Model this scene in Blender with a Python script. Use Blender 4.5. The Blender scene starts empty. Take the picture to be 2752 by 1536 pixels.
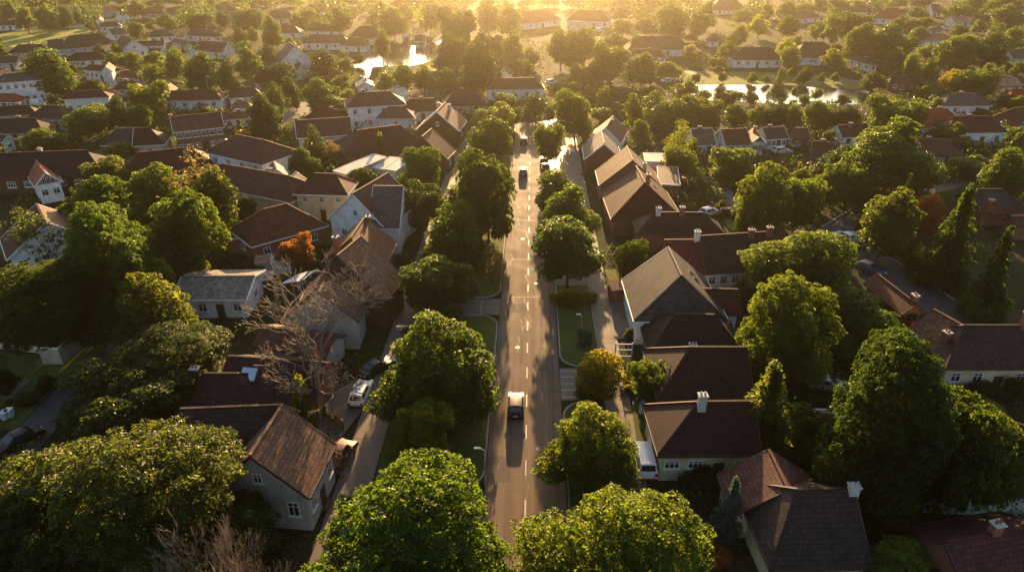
import bpy, bmesh, math, random
import numpy as np
from mathutils import Vector, Matrix
C = bpy.context.scene.collection
SC = bpy.context.scene
# ------------------------------------------------------------------ camera
CAM_H, PITCH, FPX, IW, IH = 46.0, math.radians(27.8), 1835.0, 2752.0, 1536.0
cam_data = bpy.data.cameras.new("camera")
cam_data.sensor_width = 36.0
cam_data.lens = 36.0 * FPX / IW
cam_data.clip_start = 0.5
cam_data.clip_end = 6000
cam = bpy.data.objects.new("camera", cam_data)
C.objects.link(cam)
cam.location = (0, 0, CAM_H)
cam.rotation_euler = (math.pi / 2 - PITCH, 0, 0)
SC.camera = cam
# ------------------------------------------------------------------ sky, sun, exposure
SUN_EL, SUN_AZ = math.radians(11.5), math.radians(1.6)      # azimuth measured from +Y towards +X
world = bpy.data.worlds.new("World")
SC.world = world
world.use_nodes = True
wn = world.node_tree
bg = wn.nodes["Background"]
sky = wn.nodes.new("ShaderNodeTexSky")
sky.sky_type = 'NISHITA'
sky.sun_disc = False
sky.sun_elevation = SUN_EL
sky.sun_rotation = SUN_AZ
sky.dust_density = 2.5
sky.air_density = 1.0
wn.links.new(sky.outputs[0], bg.inputs[0])
bg.inputs[1].default_value = 0.075
sun_data = bpy.data.lights.new("sun", 'SUN')
sun_data.energy = 5.0
sun_data.angle = math.radians(0.6)
sun_data.color = (1.0, 0.63, 0.29)
sun = bpy.data.objects.new("sun", sun_data)
C.objects.link(sun)
sd = Vector((math.sin(SUN_AZ) * math.cos(SUN_EL), math.cos(SUN_AZ) * math.cos(SUN_EL), math.sin(SUN_EL)))
sun.rotation_euler = (-sd).to_track_quat('-Z', 'Y').to_euler()
sun.location = (0, 300, 200)
vs = SC.view_settings
vs.view_transform = 'Standard'
vs.look = 'None'
vs.gamma = 1.0
vs.exposure = 1.75
HAZE_DENSITY, HAZE_G = 0.00030, 0.93
SC.cycles.max_bounces = 5
SC.cycles.diffuse_bounces = 2
SC.cycles.glossy_bounces = 2
SC.cycles.transmission_bounces = 4
SC.cycles.transparent_max_bounces = 4
SC.cycles.volume_bounces = 0
SC.cycles.sample_clamp_indirect = 4.0
SC.cycles.sample_clamp_direct = 12.0

# ------------------------------------------------------------------ measuring the ground
REG = {'A': (0, 0), 'B': (700, 0), 'C': (1400, 0), 'D': (2052, 0), 'E': (0, 380), 'F': (700, 380), 'G': (1400, 380), 'H': (2052, 380),
       'I': (0, 760), 'J': (700, 760), 'K': (1400, 760), 'L': (2052, 760), 'M': (0, 1136), 'N': (700, 1136), 'O': (1400, 1136), 'P': (2052, 1136)}
RS = 700 / 2516.0

def px(s):
    """map reference like 'J215,1172' to a photograph point"""
    k = s[0]
    x, y = s[1:].split(',')
    x, y = float(x), float(y)
    if k == 'W': return x * 2752 / 2576, y * 2752 / 2576
    if k == 'Q': return 560 + x * 560 / 2516, 600 + y * 560 / 2516
    if k == 'R': return 400 + x * 560 / 2516, 900 + y * 560 / 2516
    if k == 'S': return 1560 + x * 560 / 2516, 900 + y * 560 / 2516
    if k == 'T': return 1200 + x * 400 / 2523, 300 + y * 400 / 2523
    o = REG[k]
    return o[0] + x * RS, o[1] + y * RS

CP, SP = math.cos(PITCH), math.sin(PITCH)

def at(p, z=0.0):
    """survey point on the level z"""
    if isinstance(p, str): p = px(p)
    dx, dv = (p[0] - IW / 2) / FPX, (p[1] - IH / 2) / FPX
    d = Vector((dx, CP - dv * SP, -SP - dv * CP))
    t = (CAM_H - z) / -d.z
    return Vector((0, 0, CAM_H)) + d * t

def depth_of(v):
    return v.y * CP + (CAM_H - v.z) * SP

def to_px(v):
    r = v - Vector((0, 0, CAM_H))
    d = r.y * CP - r.z * SP
    return IW / 2 + r.x / d * FPX, IH / 2 - (r.y * SP + r.z * CP) / d * FPX

# ------------------------------------------------------------------ materials
MATS = {}

def new_mat(name):
    m = bpy.data.materials.new(name)
    m.use_nodes = True
    nt = m.node_tree
    return m, nt, nt.nodes["Principled BSDF"]

def N(nt, t, **kw):
    n = nt.nodes.new(t)
    for k, v in kw.items():
        setattr(n, k, v)
    return n

def ramp(nt, src, stops):
    r = N(nt, "ShaderNodeValToRGB")
    while len(r.color_ramp.elements) < len(stops): r.color_ramp.elements.new(0.5)
    for e, (p, c) in zip(r.color_ramp.elements, stops):
        e.position = p
        e.color = (*c, 1)
    nt.links.new(src, r.inputs[0])
    return r.outputs[0]

def noise(nt, scale, detail=4, vec=None, rough=0.6):
    n = N(nt, "ShaderNodeTexNoise")
    n.inputs["Scale"].default_value = scale
    n.inputs["Detail"].default_value = detail
    n.inputs["Roughness"].default_value = rough
    if vec is None:
        tc = nt.nodes.get("tc") or N(nt, "ShaderNodeTexCoord", name="tc")
        vec = tc.outputs["Object"]
    nt.links.new(vec, n.inputs["Vector"])
    return n.outputs["Fac"]

def mul(c, f): return tuple(min(1, x * f) for x in c)

def bump(nt, b, h, strength, dist):
    n = N(nt, "ShaderNodeBump")
    n.inputs["Strength"].default_value = strength
    n.inputs["Distance"].default_value = dist
    nt.links.new(h, n.inputs["Height"])
    nt.links.new(n.outputs[0], b.inputs["Normal"])

def rough_mat(name, c, rough=0.85, scale=0.6, var=0.25, spec=0.3, bmp=0.0, scale2=None):
    if name in MATS: return MATS[name]
    m, nt, b = new_mat(name)
    f = noise(nt, scale, 6)
    col = ramp(nt, f, [(0.3, mul(c, 1 - var)), (0.5, c), (0.72, mul(c, 1 + var))])
    nt.links.new(col, b.inputs["Base Color"])
    b.inputs["Roughness"].default_value = rough
    b.inputs["Specular IOR Level"].default_value = spec
    if bmp: bump(nt, b, noise(nt, scale2 or scale * 6, 4), bmp, 0.05)
    MATS[name] = m
    return m

def roof_mat(name, c, gloss=0.75):
    key = "roof_" + name
    if key in MATS: return MATS[key]
    m, nt, b = new_mat(key)
    uv = N(nt, "ShaderNodeUVMap")
    br = N(nt, "ShaderNodeTexBrick")
    nt.links.new(uv.outputs[0], br.inputs["Vector"])
    br.inputs["Scale"].default_value = 1.0
    br.inputs["Brick Width"].default_value = 0.36
    br.inputs["Row Height"].default_value = 0.38
    br.inputs["Mortar Size"].default_value = 0.035
    br.inputs["Mortar Smooth"].default_value = 0.4
    br.inputs["Color1"].default_value = (*mul(c, 0.66), 1)
    br.inputs["Color2"].default_value = (*mul(c, 1.36), 1)
    br.inputs["Mortar"].default_value = (*mul(c, 0.30), 1)
    st = noise(nt, 0.45, 7, rough=0.7)
    moss = ramp(nt, st, [(0.33, (1.3, 1.2, 1.1)), (0.5, (0.98, 0.95, 0.92)), (0.68, (0.58, 0.60, 0.52))])
    mx = N(nt, "ShaderNodeMix", data_type='RGBA', blend_type='MULTIPLY')
    mx.inputs[0].default_value = 0.85
    nt.links.new(br.outputs["Color"], mx.inputs[6])
    nt.links.new(moss, mx.inputs[7])
    oi = N(nt, "ShaderNodeObjectInfo")          # every roof has its own age
    hs = N(nt, "ShaderNodeHueSaturation")
    for sock, lo, hi in (("Value", .72, 1.45), ("Hue", .488, .508), ("Saturation", 1.15, .85)):
        mr = N(nt, "ShaderNodeMapRange")
        mr.inputs[3].default_value = lo
        mr.inputs[4].default_value = hi
        nt.links.new(oi.outputs["Random"], mr.inputs[0])
        nt.links.new(mr.outputs[0], hs.inputs[sock])
    nt.links.new(mx.outputs[2], hs.inputs["Color"])
    nt.links.new(hs.outputs[0], b.inputs["Base Color"])
    b.inputs["Roughness"].default_value = gloss
    b.inputs["Specular IOR Level"].default_value = 0.25
    bump(nt, b, br.outputs["Fac"], -0.6, 0.04)
    MATS[key] = m
    return m

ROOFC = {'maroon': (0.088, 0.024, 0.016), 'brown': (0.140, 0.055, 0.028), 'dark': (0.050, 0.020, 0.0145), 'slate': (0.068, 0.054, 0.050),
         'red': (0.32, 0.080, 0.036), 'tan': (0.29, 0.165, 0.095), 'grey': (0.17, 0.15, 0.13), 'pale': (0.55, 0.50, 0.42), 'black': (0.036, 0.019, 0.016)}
WALLC = {'white': (0.74, 0.73, 0.71), 'cream': (0.58, 0.48, 0.30), 'grey': (0.40, 0.385, 0.36), 'brick': (0.24, 0.095, 0.065), 'wood': (0.10, 0.045, 0.03),
         'beige': (0.42, 0.35, 0.26)}

def roofm(k):
    return roof_mat(k, ROOFC[k])

def wallm(k):
    return rough_mat("wall_" + k, WALLC[k], 0.9, 0.9, 0.26, 0.2, 0.25, 7)

def plain(name, c, rough=0.5, spec=0.5, metal=0.0, coat=0.0):
    if name in MATS: return MATS[name]
    m, nt, b = new_mat(name)
    f = noise(nt, 3.0, 3)
    nt.links.new(ramp(nt, f, [(0.3, mul(c, 0.9)), (0.7, mul(c, 1.08))]), b.inputs["Base Color"])
    b.inputs["Roughness"].default_value = rough
    b.inputs["Specular IOR Level"].default_value = spec
    b.inputs["Metallic"].default_value = metal
    b.inputs["Coat Weight"].default_value = coat
    MATS[name] = m
    return m

def leaf_mat(name, c, tr, hue=0.018, gloss=0.45):
    key = "leaf_" + name
    if key in MATS: return MATS[key]
    m, nt, b = new_mat(key)
    oi = N(nt, "ShaderNodeObjectInfo")
    f = noise(nt, 3.2, 3)
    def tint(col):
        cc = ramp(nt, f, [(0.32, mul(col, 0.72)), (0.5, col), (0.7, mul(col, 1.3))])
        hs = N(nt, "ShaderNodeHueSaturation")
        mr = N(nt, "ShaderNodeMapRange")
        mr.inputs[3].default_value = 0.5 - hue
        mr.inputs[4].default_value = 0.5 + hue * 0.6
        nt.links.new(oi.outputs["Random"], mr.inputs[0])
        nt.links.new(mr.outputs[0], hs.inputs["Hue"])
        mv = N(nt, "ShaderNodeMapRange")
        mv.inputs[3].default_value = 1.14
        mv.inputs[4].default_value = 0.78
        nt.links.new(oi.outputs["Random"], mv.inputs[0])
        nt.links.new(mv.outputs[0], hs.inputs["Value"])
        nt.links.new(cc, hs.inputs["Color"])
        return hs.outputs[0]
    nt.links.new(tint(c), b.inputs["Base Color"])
    b.inputs["Roughness"].default_value = gloss
    b.inputs["Specular IOR Level"].default_value = 0.35
    t = N(nt, "ShaderNodeBsdfTranslucent")
    nt.links.new(tint(tr), t.inputs[0])
    mix = N(nt, "ShaderNodeMixShader")
    mix.inputs[0].default_value = 0.58
    out = nt.nodes["Material Output"]
    nt.links.new(b.outputs[0], mix.inputs[1])
    nt.links.new(t.outputs[0], mix.inputs[2])
    nt.links.new(mix.outputs[0], out.inputs[0])
    MATS[key] = m
    return m

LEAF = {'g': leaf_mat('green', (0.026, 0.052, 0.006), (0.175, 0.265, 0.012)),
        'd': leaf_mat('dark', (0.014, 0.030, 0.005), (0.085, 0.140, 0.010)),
        'y': leaf_mat('yellow', (0.055, 0.080, 0.008), (0.34, 0.41, 0.016)),
        'o': leaf_mat('olive', (0.030, 0.046, 0.008), (0.185, 0.235, 0.014)),
        'r': leaf_mat('rusty', (0.075, 0.062, 0.018), (0.24, 0.19, 0.04)),
        'a': leaf_mat('autumn', (0.24, 0.098, 0.016), (0.50, 0.21, 0.025)),
        'm': leaf_mat('amber', (0.12, 0.115, 0.010), (0.55, 0.46, 0.018)),
        'b': leaf_mat('blue', (0.12, 0.175, 0.135), (0.08, 0.12, 0.07))}
BARK = rough_mat("bark", (0.085, 0.058, 0.038), 0.95, 3, 0.35, 0.1, 0.6, 12)
BARE = rough_mat("bare_bark", (0.165, 0.135, 0.105), 0.9, 3, 0.3, 0.15, 0.5, 12)
TWIG = rough_mat("dry_twig", (0.25, 0.185, 0.14), 0.9, 3, 0.3, 0.15)
GLASS = plain("glass", (0.025, 0.028, 0.032), 0.08, 0.8)
SKYGL = plain("roof_glass", (0.75, 0.8, 0.85), 0.04, 0.8, 1.0)
FRAME = plain("frame_paint", (0.72, 0.71, 0.69), 0.5)
DARKW = plain("dark_wood", (0.06, 0.025, 0.018), 0.6)
BRICK = rough_mat("chimney_brick", (0.26, 0.10, 0.065), 0.9, 4, 0.35, 0.2, 0.5, 14)
CAPM = rough_mat("cap_stone", (0.5, 0.47, 0.43), 0.8, 3, 0.2)
METAL = plain("zinc", (0.45, 0.45, 0.46), 0.35, 0.5, 0.7)
RUBBER = plain("rubber", (0.02, 0.02, 0.02), 0.8, 0.2)
RIM = plain("rim_metal", (0.4, 0.4, 0.42), 0.3, 0.5, 0.9)
TAIL = plain("tail_lens", (0.45, 0.012, 0.01), 0.2, 0.6)
HEADL = plain("head_lens", (0.7, 0.72, 0.75), 0.1, 0.8)
PLATE = plain("plate_paint", (0.7, 0.68, 0.6), 0.4)

# ------------------------------------------------------------------ mesh helpers
class MB:
    """collects polygons (with material index and uv) for ONE mesh"""
    def __init__(s):
        s.v, s.f, s.mi, s.uv = [], [], [], []
    def face(s, pts, mi=0):
        pts = [Vector(p) for p in pts]
        b = len(s.v)
        s.v += pts
        s.f.append(list(range(b, b + len(pts))))
        s.mi.append(mi)
        n = Vector((0, 0, 0))
        for i in range(len(pts)):
            n += (pts[i] - pts[0]).cross(pts[(i + 1) % len(pts)] - pts[0])
        if n.length < 1e-9: n = Vector((0, 0, 1))
        n.normalize()
        h = Vector((0, 0, 1)).cross(n)
        h = h.normalized() if h.length > 1e-3 else Vector((1, 0, 0))
        w = n.cross(h)
        s.uv += [(p.dot(h), p.dot(w)) for p in pts]
    def prism(s, poly, d, mi=0):
        """polygon pushed along the vector d"""
        poly = [Vector(p) for p in poly]
        q = [p + d for p in poly]
        s.face(poly, mi)
        s.face(q[::-1], mi)
        for i in range(len(poly)):
            j = (i + 1) % len(poly)
            s.face([poly[j], poly[i], q[i], q[j]], mi)
    def box(s, c, ax, sx, sy, sz, mi=0):
        """box with base centre c, horizontal axis ax, sizes"""
        ax = Vector((ax[0], ax[1], 0)).normalized()
        ay = Vector((-ax.y, ax.x, 0))
        c = Vector(c)
        p = [c + ax * a * sx / 2 + ay * b * sy / 2 for a, b in ((-1, -1), (1, -1), (1, 1), (-1, 1))]
        s.prism(p[::-1], Vector((0, 0, sz)), mi)
    def bar(s, a, b, w, h, mi=0):
        a, b = Vector(a), Vector(b)
        d = (b - a)
        side = d.cross(Vector((0, 0, 1)))
        side = side.normalized() if side.length > 1e-5 else Vector((1, 0, 0))
        up = side.cross(d).normalized()
        p = [a + side * i * w / 2 + up * j * h / 2 for i, j in ((-1, -1), (1, -1), (1, 1), (-1, 1))]
        s.prism(p, d, mi)
    def tube(s, a, b, r0, r1, n=6, mi=0, cap=True):
        a, b = Vector(a), Vector(b)
        d = (b - a).normalized()
        u = d.orthogonal().normalized()
        w = d.cross(u)
        A = [a + (u * math.cos(t) + w * math.sin(t)) * r0 for t in [2 * math.pi * i / n for i in range(n)]]
        B = [b + (u * math.cos(t) + w * math.sin(t)) * r1 for t in [2 * math.pi * i / n for i in range(n)]]
        for i in range(n):
            j = (i + 1) % n
            s.face([A[i], A[j], B[j], B[i]], mi)
        if cap:
            s.face(A[::-1], mi)
            s.face(B, mi)
    def mesh(s, name, mats, origin=None, smooth=False):
        me = bpy.data.meshes.new(name)
        o = origin or Vector((0, 0, 0))
        me.from_pydata([tuple(p - o) for p in s.v], [], s.f)
        for m in mats: me.materials.append(m)
        me.polygons.foreach_set("material_index", s.mi)
        ul = me.uv_layers.new(name="uv")
        ul.data.foreach_set("uv", [c for p in s.uv for c in p])
        if smooth: me.polygons.foreach_set("use_smooth", [True] * len(s.f))
        me.update()
        return me
    def build(s, name, mats, parent=None, origin=None, smooth=False):
        if not isinstance(mats, (list, tuple)): mats = [mats]
        if parent is not None and origin is None: origin = parent.location.copy()
        o = bpy.data.objects.new(name, s.mesh(name, mats, origin, smooth))
        C.objects.link(o)
        if parent is not None: o.parent = parent
        elif origin is not None: o.location = origin
        return o

def tag(o, label=None, cat=None, group=None, kind=None):
    if label: o['label'] = label
    if cat: o['category'] = cat
    if group: o['group'] = group
    if kind: o['kind'] = kind
    return o

def empty(name, loc, label, cat, group=None):
    o = bpy.data.objects.new(name, None)
    o.empty_display_size = 0.5
    C.objects.link(o)
    o.location = loc
    return tag(o, label, cat, group)

def inst(name, mesh, parent=None):
    o = bpy.data.objects.new(name, mesh)
    C.objects.link(o)
    if parent is not None: o.parent = parent
    return o

PATCH = []

def sheet(name, pts, z, m, label=None, cat=None, thick=0.0, kind='structure'):
    """a flat patch of ground from map points"""
    mb = MB()
    P = [Vector((p.x, p.y, z)) if isinstance(p, Vector) else Vector((*at(p).xy, z)) for p in pts]
    PATCH.append([(p.x, p.y) for p in P])
    area = sum(P[i].x * P[(i + 1) % len(P)].y - P[(i + 1) % len(P)].x * P[i].y for i in range(len(P)))
    if area < 0: P = P[::-1]
    if thick: mb.prism([p - Vector((0, 0, thick)) for p in P][::-1], Vector((0, 0, thick)))
    else: mb.face(P)
    o = mb.build(name, m)
    bm = bmesh.new(); bm.from_mesh(o.data)
    bmesh.ops.triangulate(bm, faces=[f for f in bm.faces if len(f.verts) > 4])
    bm.to_mesh(o.data); bm.free()
    return tag(o, label, cat, None, kind)
# ------------------------------------------------------------------ ground, roads, water
def ground_mat():
    m, nt, b = new_mat("garden_ground")
    a = noise(nt, 0.07, 6)
    f = noise(nt, 0.9, 6, rough=0.75)
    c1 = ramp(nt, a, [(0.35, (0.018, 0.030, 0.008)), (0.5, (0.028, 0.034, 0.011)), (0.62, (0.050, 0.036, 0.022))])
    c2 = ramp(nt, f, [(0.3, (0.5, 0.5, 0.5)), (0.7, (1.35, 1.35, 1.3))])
    mx = N(nt, "ShaderNodeMix", data_type='RGBA', blend_type='MULTIPLY')
    mx.inputs[0].default_value = 1
    nt.links.new(c1, mx.inputs[6]); nt.links.new(c2, mx.inputs[7])
    nt.links.new(mx.outputs[2], b.inputs["Base Color"])
    b.inputs["Roughness"].default_value = 0.95
    b.inputs["Specular IOR Level"].default_value = 0.1
    bump(nt, b, f, 0.8, 0.3)
    return m

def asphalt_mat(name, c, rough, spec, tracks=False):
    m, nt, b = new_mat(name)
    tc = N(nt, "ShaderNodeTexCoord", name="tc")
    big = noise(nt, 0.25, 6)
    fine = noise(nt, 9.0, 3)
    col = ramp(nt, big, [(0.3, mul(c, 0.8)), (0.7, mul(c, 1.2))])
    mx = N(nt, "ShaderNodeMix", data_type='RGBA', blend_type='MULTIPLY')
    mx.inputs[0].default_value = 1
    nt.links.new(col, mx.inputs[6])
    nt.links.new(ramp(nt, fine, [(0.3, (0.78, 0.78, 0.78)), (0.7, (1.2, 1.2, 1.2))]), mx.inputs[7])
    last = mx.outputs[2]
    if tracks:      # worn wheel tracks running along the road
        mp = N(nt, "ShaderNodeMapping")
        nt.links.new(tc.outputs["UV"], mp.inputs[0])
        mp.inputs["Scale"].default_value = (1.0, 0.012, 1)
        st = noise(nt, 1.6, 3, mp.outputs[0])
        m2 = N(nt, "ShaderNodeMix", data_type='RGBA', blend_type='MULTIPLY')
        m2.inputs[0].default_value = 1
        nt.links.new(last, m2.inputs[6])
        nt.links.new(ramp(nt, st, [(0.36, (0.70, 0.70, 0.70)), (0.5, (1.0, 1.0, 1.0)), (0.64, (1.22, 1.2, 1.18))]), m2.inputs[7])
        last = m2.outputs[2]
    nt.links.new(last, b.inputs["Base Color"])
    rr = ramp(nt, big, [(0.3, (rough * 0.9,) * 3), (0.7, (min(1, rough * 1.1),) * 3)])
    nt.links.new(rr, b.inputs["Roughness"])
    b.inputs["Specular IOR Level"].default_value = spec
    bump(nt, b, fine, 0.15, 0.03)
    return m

def grass_mat(name, c):
    m, nt, b = new_mat(name)
    big = noise(nt, 0.5, 5)
    fine = noise(nt, 7, 4)
    mx = N(nt, "ShaderNodeMix", data_type='RGBA', blend_type='MULTIPLY')
    mx.inputs[0].default_value = 1
    nt.links.new(ramp(nt, big, [(0.3, mul(c, 0.7)), (0.7, (c[0] * 1.35, c[1] * 1.2, c[2]))]), mx.inputs[6])
    nt.links.new(ramp(nt, fine, [(0.3, (0.6, 0.6, 0.6)), (0.7, (1.3, 1.3, 1.2))]), mx.inputs[7])
    nt.links.new(mx.outputs[2], b.inputs["Base Color"])
    b.inputs["Roughness"].default_value = 0.9
    b.inputs["Specular IOR Level"].default_value = 0.15
    b.inputs["Sheen Weight"].default_value = 0.3
    b.inputs["Sheen Tint"].default_value = (0.5, 0.6, 0.15, 1)
    bump(nt, b, fine, 0.9, 0.12)
    return m

GROUND = ground_mat()
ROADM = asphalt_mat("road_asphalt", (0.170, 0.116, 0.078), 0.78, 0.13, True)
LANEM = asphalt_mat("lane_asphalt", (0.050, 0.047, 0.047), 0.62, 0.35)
PATHM = asphalt_mat("path_concrete", (0.17, 0.132, 0.105), 0.72, 0.3)
YARDM = asphalt_mat("yard_paving", (0.19, 0.145, 0.11), 0.75, 0.3)
LAWN = grass_mat("lawn_grass", (0.056, 0.070, 0.013))
FIELD = grass_mat("field_grass", (0.11, 0.13, 0.022))
WHITEP = plain("road_paint", (0.36, 0.32, 0.27), 0.6)
KERBM = rough_mat("kerb_stone", (0.30, 0.27, 0.24), 0.8, 2, 0.2)
mb = MB()
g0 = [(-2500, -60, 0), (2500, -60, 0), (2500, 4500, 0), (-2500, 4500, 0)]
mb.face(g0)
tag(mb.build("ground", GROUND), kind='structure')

def rd(s, t, z=0.0):
    """point s metres ahead, t metres right of the centre line of the avenue"""
    return Vector((1.26 + 0.0268 * (s - 47.5) + t, s, z))

def strip(s0, s1, t0, t1):
    return [rd(s0, t0), rd(s0, t1), rd(s1, t1), rd(s1, t0)]

def rounded(s0, s1, t0, t1, corners, r=2.2):
    """rectangle in road coordinates; corners: which of bl, br, tr, tl are round"""
    out = []
    for key, (s, t, a0) in {'bl': (s0, t0, 180), 'br': (s0, t1, 270), 'tr': (s1, t1, 0), 'tl': (s1, t0, 90)}.items():
        if key not in corners:
            out.append(rd(s, t)); continue
        cs = s + (r if 'b' in key else -r)
        ct = t + (r if 'l' in key else -r)
        for i in range(7):
            a = math.radians(a0 + 90 * i / 6)
            out.append(rd(cs + r * math.sin(a), ct + r * math.cos(a)))
    return out

rdm = MB()
for i in range(40):
    a, b2 = 24 + i * 3.9, 24 + (i + 1) * 3.9
    P = [rd(a, -3.75, .02), rd(a, 3.75, .02), rd(b2, 3.75, .02), rd(b2, -3.75, .02)]
    k = len(rdm.uv)
    rdm.face(P)
    rdm.uv[k:] = [(-3.75, a), (3.75, a), (3.75, b2), (-3.75, b2)]
road = tag(rdm.build("road", ROADM), kind='structure')
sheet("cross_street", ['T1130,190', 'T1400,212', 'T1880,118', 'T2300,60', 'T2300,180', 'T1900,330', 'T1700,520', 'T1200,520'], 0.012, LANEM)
# painted dashes, seams and tracks
dm = MB()
for k in range(30):
    s = 33.0 + k * 5.25
    if s > 165: break
    wv = 0.055 + 0.012 * ((k * 7) % 3)
    dm.face([rd(s, -wv, .026), rd(s, wv, .026), rd(s + 2.2, wv, .026), rd(s + 2.2, -wv, .026)])
tag(dm.build("road_marking", WHITEP), kind='structure')
sm = MB()
for s in (61.8, 83.9, 96.0, 112.0):
    sm.face([rd(s, -3.7, .024), rd(s, 3.7, .024), rd(s + .06, 3.7, .024), rd(s + .06, -3.7, .024)])
sm.face([rd(53.0, 2.05, .024), rd(53.0, 2.14, .024), rd(59.5, 1.7, .024), rd(59.5, 1.63, .024)])
rr = random.Random(9)
for k in range(26):                      # cracks
    s, t = rr.uniform(36, 120), rr.uniform(-3.4, 3.4)
    for j in range(5):
        s2, t2 = s + rr.uniform(.3, 1.1), max(-3.6, min(3.6, t + rr.uniform(-.35, .35)))
        w_ = rr.uniform(.012, .03)
        sm.face([rd(s, t - w_, .0242 + k * 1e-5), rd(s, t + w_, .0242 + k * 1e-5), rd(s2, t2 + w_, .0242 + k * 1e-5), rd(s2, t2 - w_, .0242 + k * 1e-5)])
        s, t = s2, t2
tag(sm.build("road_seam", plain("tar", (0.03, 0.028, 0.027), 0.6)), kind='structure')
pm_ = asphalt_mat("patch_asphalt", (0.11, 0.085, 0.066), 0.8, 0.15)
for s, t, l_, w_ in ((48, -2.2, 3.5, 1.6), (66, 1.9, 5.0, 1.2), (79.5, -1.6, 2.4, 2.6), (92, .9, 6.0, 1.5), (108, -2, 4.0, 1.8)):
    sheet("road_patch", [rd(s, t - w_ / 2), rd(s, t + w_ / 2), rd(s + l_, t + w_ / 2), rd(s + l_, t - w_ / 2)], .0225, pm_)
mh = MB()
for s, t in ((52.5, 1.3), (71, -1.2), (88, 1.2), (104, -1.0)):
    mh.face([rd(s + .32 * math.sin(a), t + .32 * math.cos(a), .0255) for a in [i * .3927 for i in range(16)]])
tag(mh.build("manhole_cover", plain("cast_iron", (.03, .03, .03), .5)), kind='structure')
# verges
for nm, s0, s1, t0, t1, cor in (("verge_grass", 47.0, 78.6, -14.2, -3.95, ('br', 'tr')), ("verge_grass", 83.6, 150, -14.2, -3.95, ('br',)),
                                ("verge_grass", 66.8, 87.5, 3.95, 8.4, ('br', 'bl')), ("verge_grass", 92.5, 112, 3.95, 8.4, ('br',)),
                                ("verge_grass", 30, 60.0, 3.95, 8.0, ('tr', 'tl')), ("verge_grass", 20, 42.5, -14.2, -3.95, ('tr',))):
    sheet(nm, rounded(s0, s1, t0, t1, cor, 2.4), 0.13, LAWN, thick=0.12)
    kb = MB()
    P = rounded(s0, s1, t0, t1, cor, 2.4)
    for i in range(len(P)):
        a, b2 = P[i], P[(i + 1) % len(P)]
        side = -1 if t0 < 0 else 1
        tm = lambda p: p.x - rd(p.y, 0).x
        if side < 0 and (abs(tm(a) - t0) < .1 and abs(tm(b2) - t0) < .1): continue
        if side > 0 and (abs(tm(a) - t1) < .1 and abs(tm(b2) - t1) < .1): continue
        kb.bar(a + Vector((0, 0, .075)), b2 + Vector((0, 0, .075)), 0.17, 0.155)
    tag(kb.build("kerb", KERBM), kind='structure')
# footways and drives
sheet("footway", strip(30, 165, -17.6, -14.35), 0.035, PATHM)
sheet("footway", strip(28, 165, 8.55, 11.3), 0.035, PATHM)
sheet("drive", strip(78.9, 83.3, -14.3, -3.8), 0.03, PATHM)
sheet("drive", strip(42.8, 46.7, -14.3, -3.8), 0.03, PATHM)
sheet("drive", strip(60.4, 66.5, 3.8, 8.5), 0.03, PATHM)
sheet("drive", strip(87.8, 92.2, 3.8, 8.5), 0.03, PATHM)
sheet("forecourt", strip(112.5, 158, 3.8, 8.5), 0.028, LANEM)
sheet("forecourt", ['R2080,835', 'R2300,640', 'J1000,900', 'J1190,960', 'J1120,1060', 'J830,1420', 'N700,250', 'N560,60', 'R1960,960'], 0.032, YARDM)
sheet("forecourt", ['K865,100', 'K1020,100', 'K1110,540', 'K860,540'], 0.045, YARDM)
sheet("forecourt", ['K1080,1120', 'K1420,1120', 'K1440,1250', 'K1260,1438', 'O1230,120', 'O1090,190', 'O1060,0'], 0.03, LANEM)
sheet("lawn_strip", ['K1065,1190', 'K1200,1190', 'O1235,180', 'O1120,185'], 0.08, LAWN, thick=.06)
sheet("lawn_strip", ['G810,1240', 'G980,1240', 'K1010,100', 'K840,100'], 0.08, LAWN, thick=.06)
jn = MB()
for s in (50, 54, 58.5, 63, 67, 72, 77, 86, 91, 97):
    for t0, t1 in ((-17.6, -14.35), (8.55, 11.3)):
        jn.face([rd(s, t0, .04), rd(s, t1, .04), rd(s + .05, t1, .04), rd(s + .05, t0, .04)])
tag(jn.build("paving_joint", plain("joint", (0.045, 0.04, 0.036), 0.8)), kind='structure')
bl = MB()
for i in range(5):
    s = 60.9 + i * 1.25
    bl.face([rd(s, 3.9, .036), rd(s, 7.0 - .3 * i, .036), rd(s + .11, 7.0 - .3 * i, .036), rd(s + .11, 3.9, .036)])
bl.face([rd(81.2, -10.2, .036), rd(81.2, -4.0, .036), rd(81.28, -4.0, .036), rd(81.28, -10.2, .036)])
bl.face([rd(79.0, -6.4, .036), rd(79.0, -6.3, .036), rd(83.2, -6.3, .036), rd(83.2, -6.4, .036)])
tag(bl.build("drive_marking", WHITEP), kind='structure')
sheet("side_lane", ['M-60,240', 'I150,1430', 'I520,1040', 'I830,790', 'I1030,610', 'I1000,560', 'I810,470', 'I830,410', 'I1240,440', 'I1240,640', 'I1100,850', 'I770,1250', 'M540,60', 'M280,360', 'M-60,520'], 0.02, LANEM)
sheet("path_slab", ['I-40,1080', 'I120,930', 'I305,930', 'I100,1110', 'I-40,1150'], 0.03, PATHM)
sheet("path_slab", ['I330,790', 'I395,732', 'I465,732', 'I400,795'], 0.03, PATHM)
sheet("lawn", ['I0,660', 'I330,690', 'I560,700', 'I830,520', 'I980,560', 'I1020,630', 'I500,1030', 'I150,1420', 'I-40,1400'], 0.01, LAWN)
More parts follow.
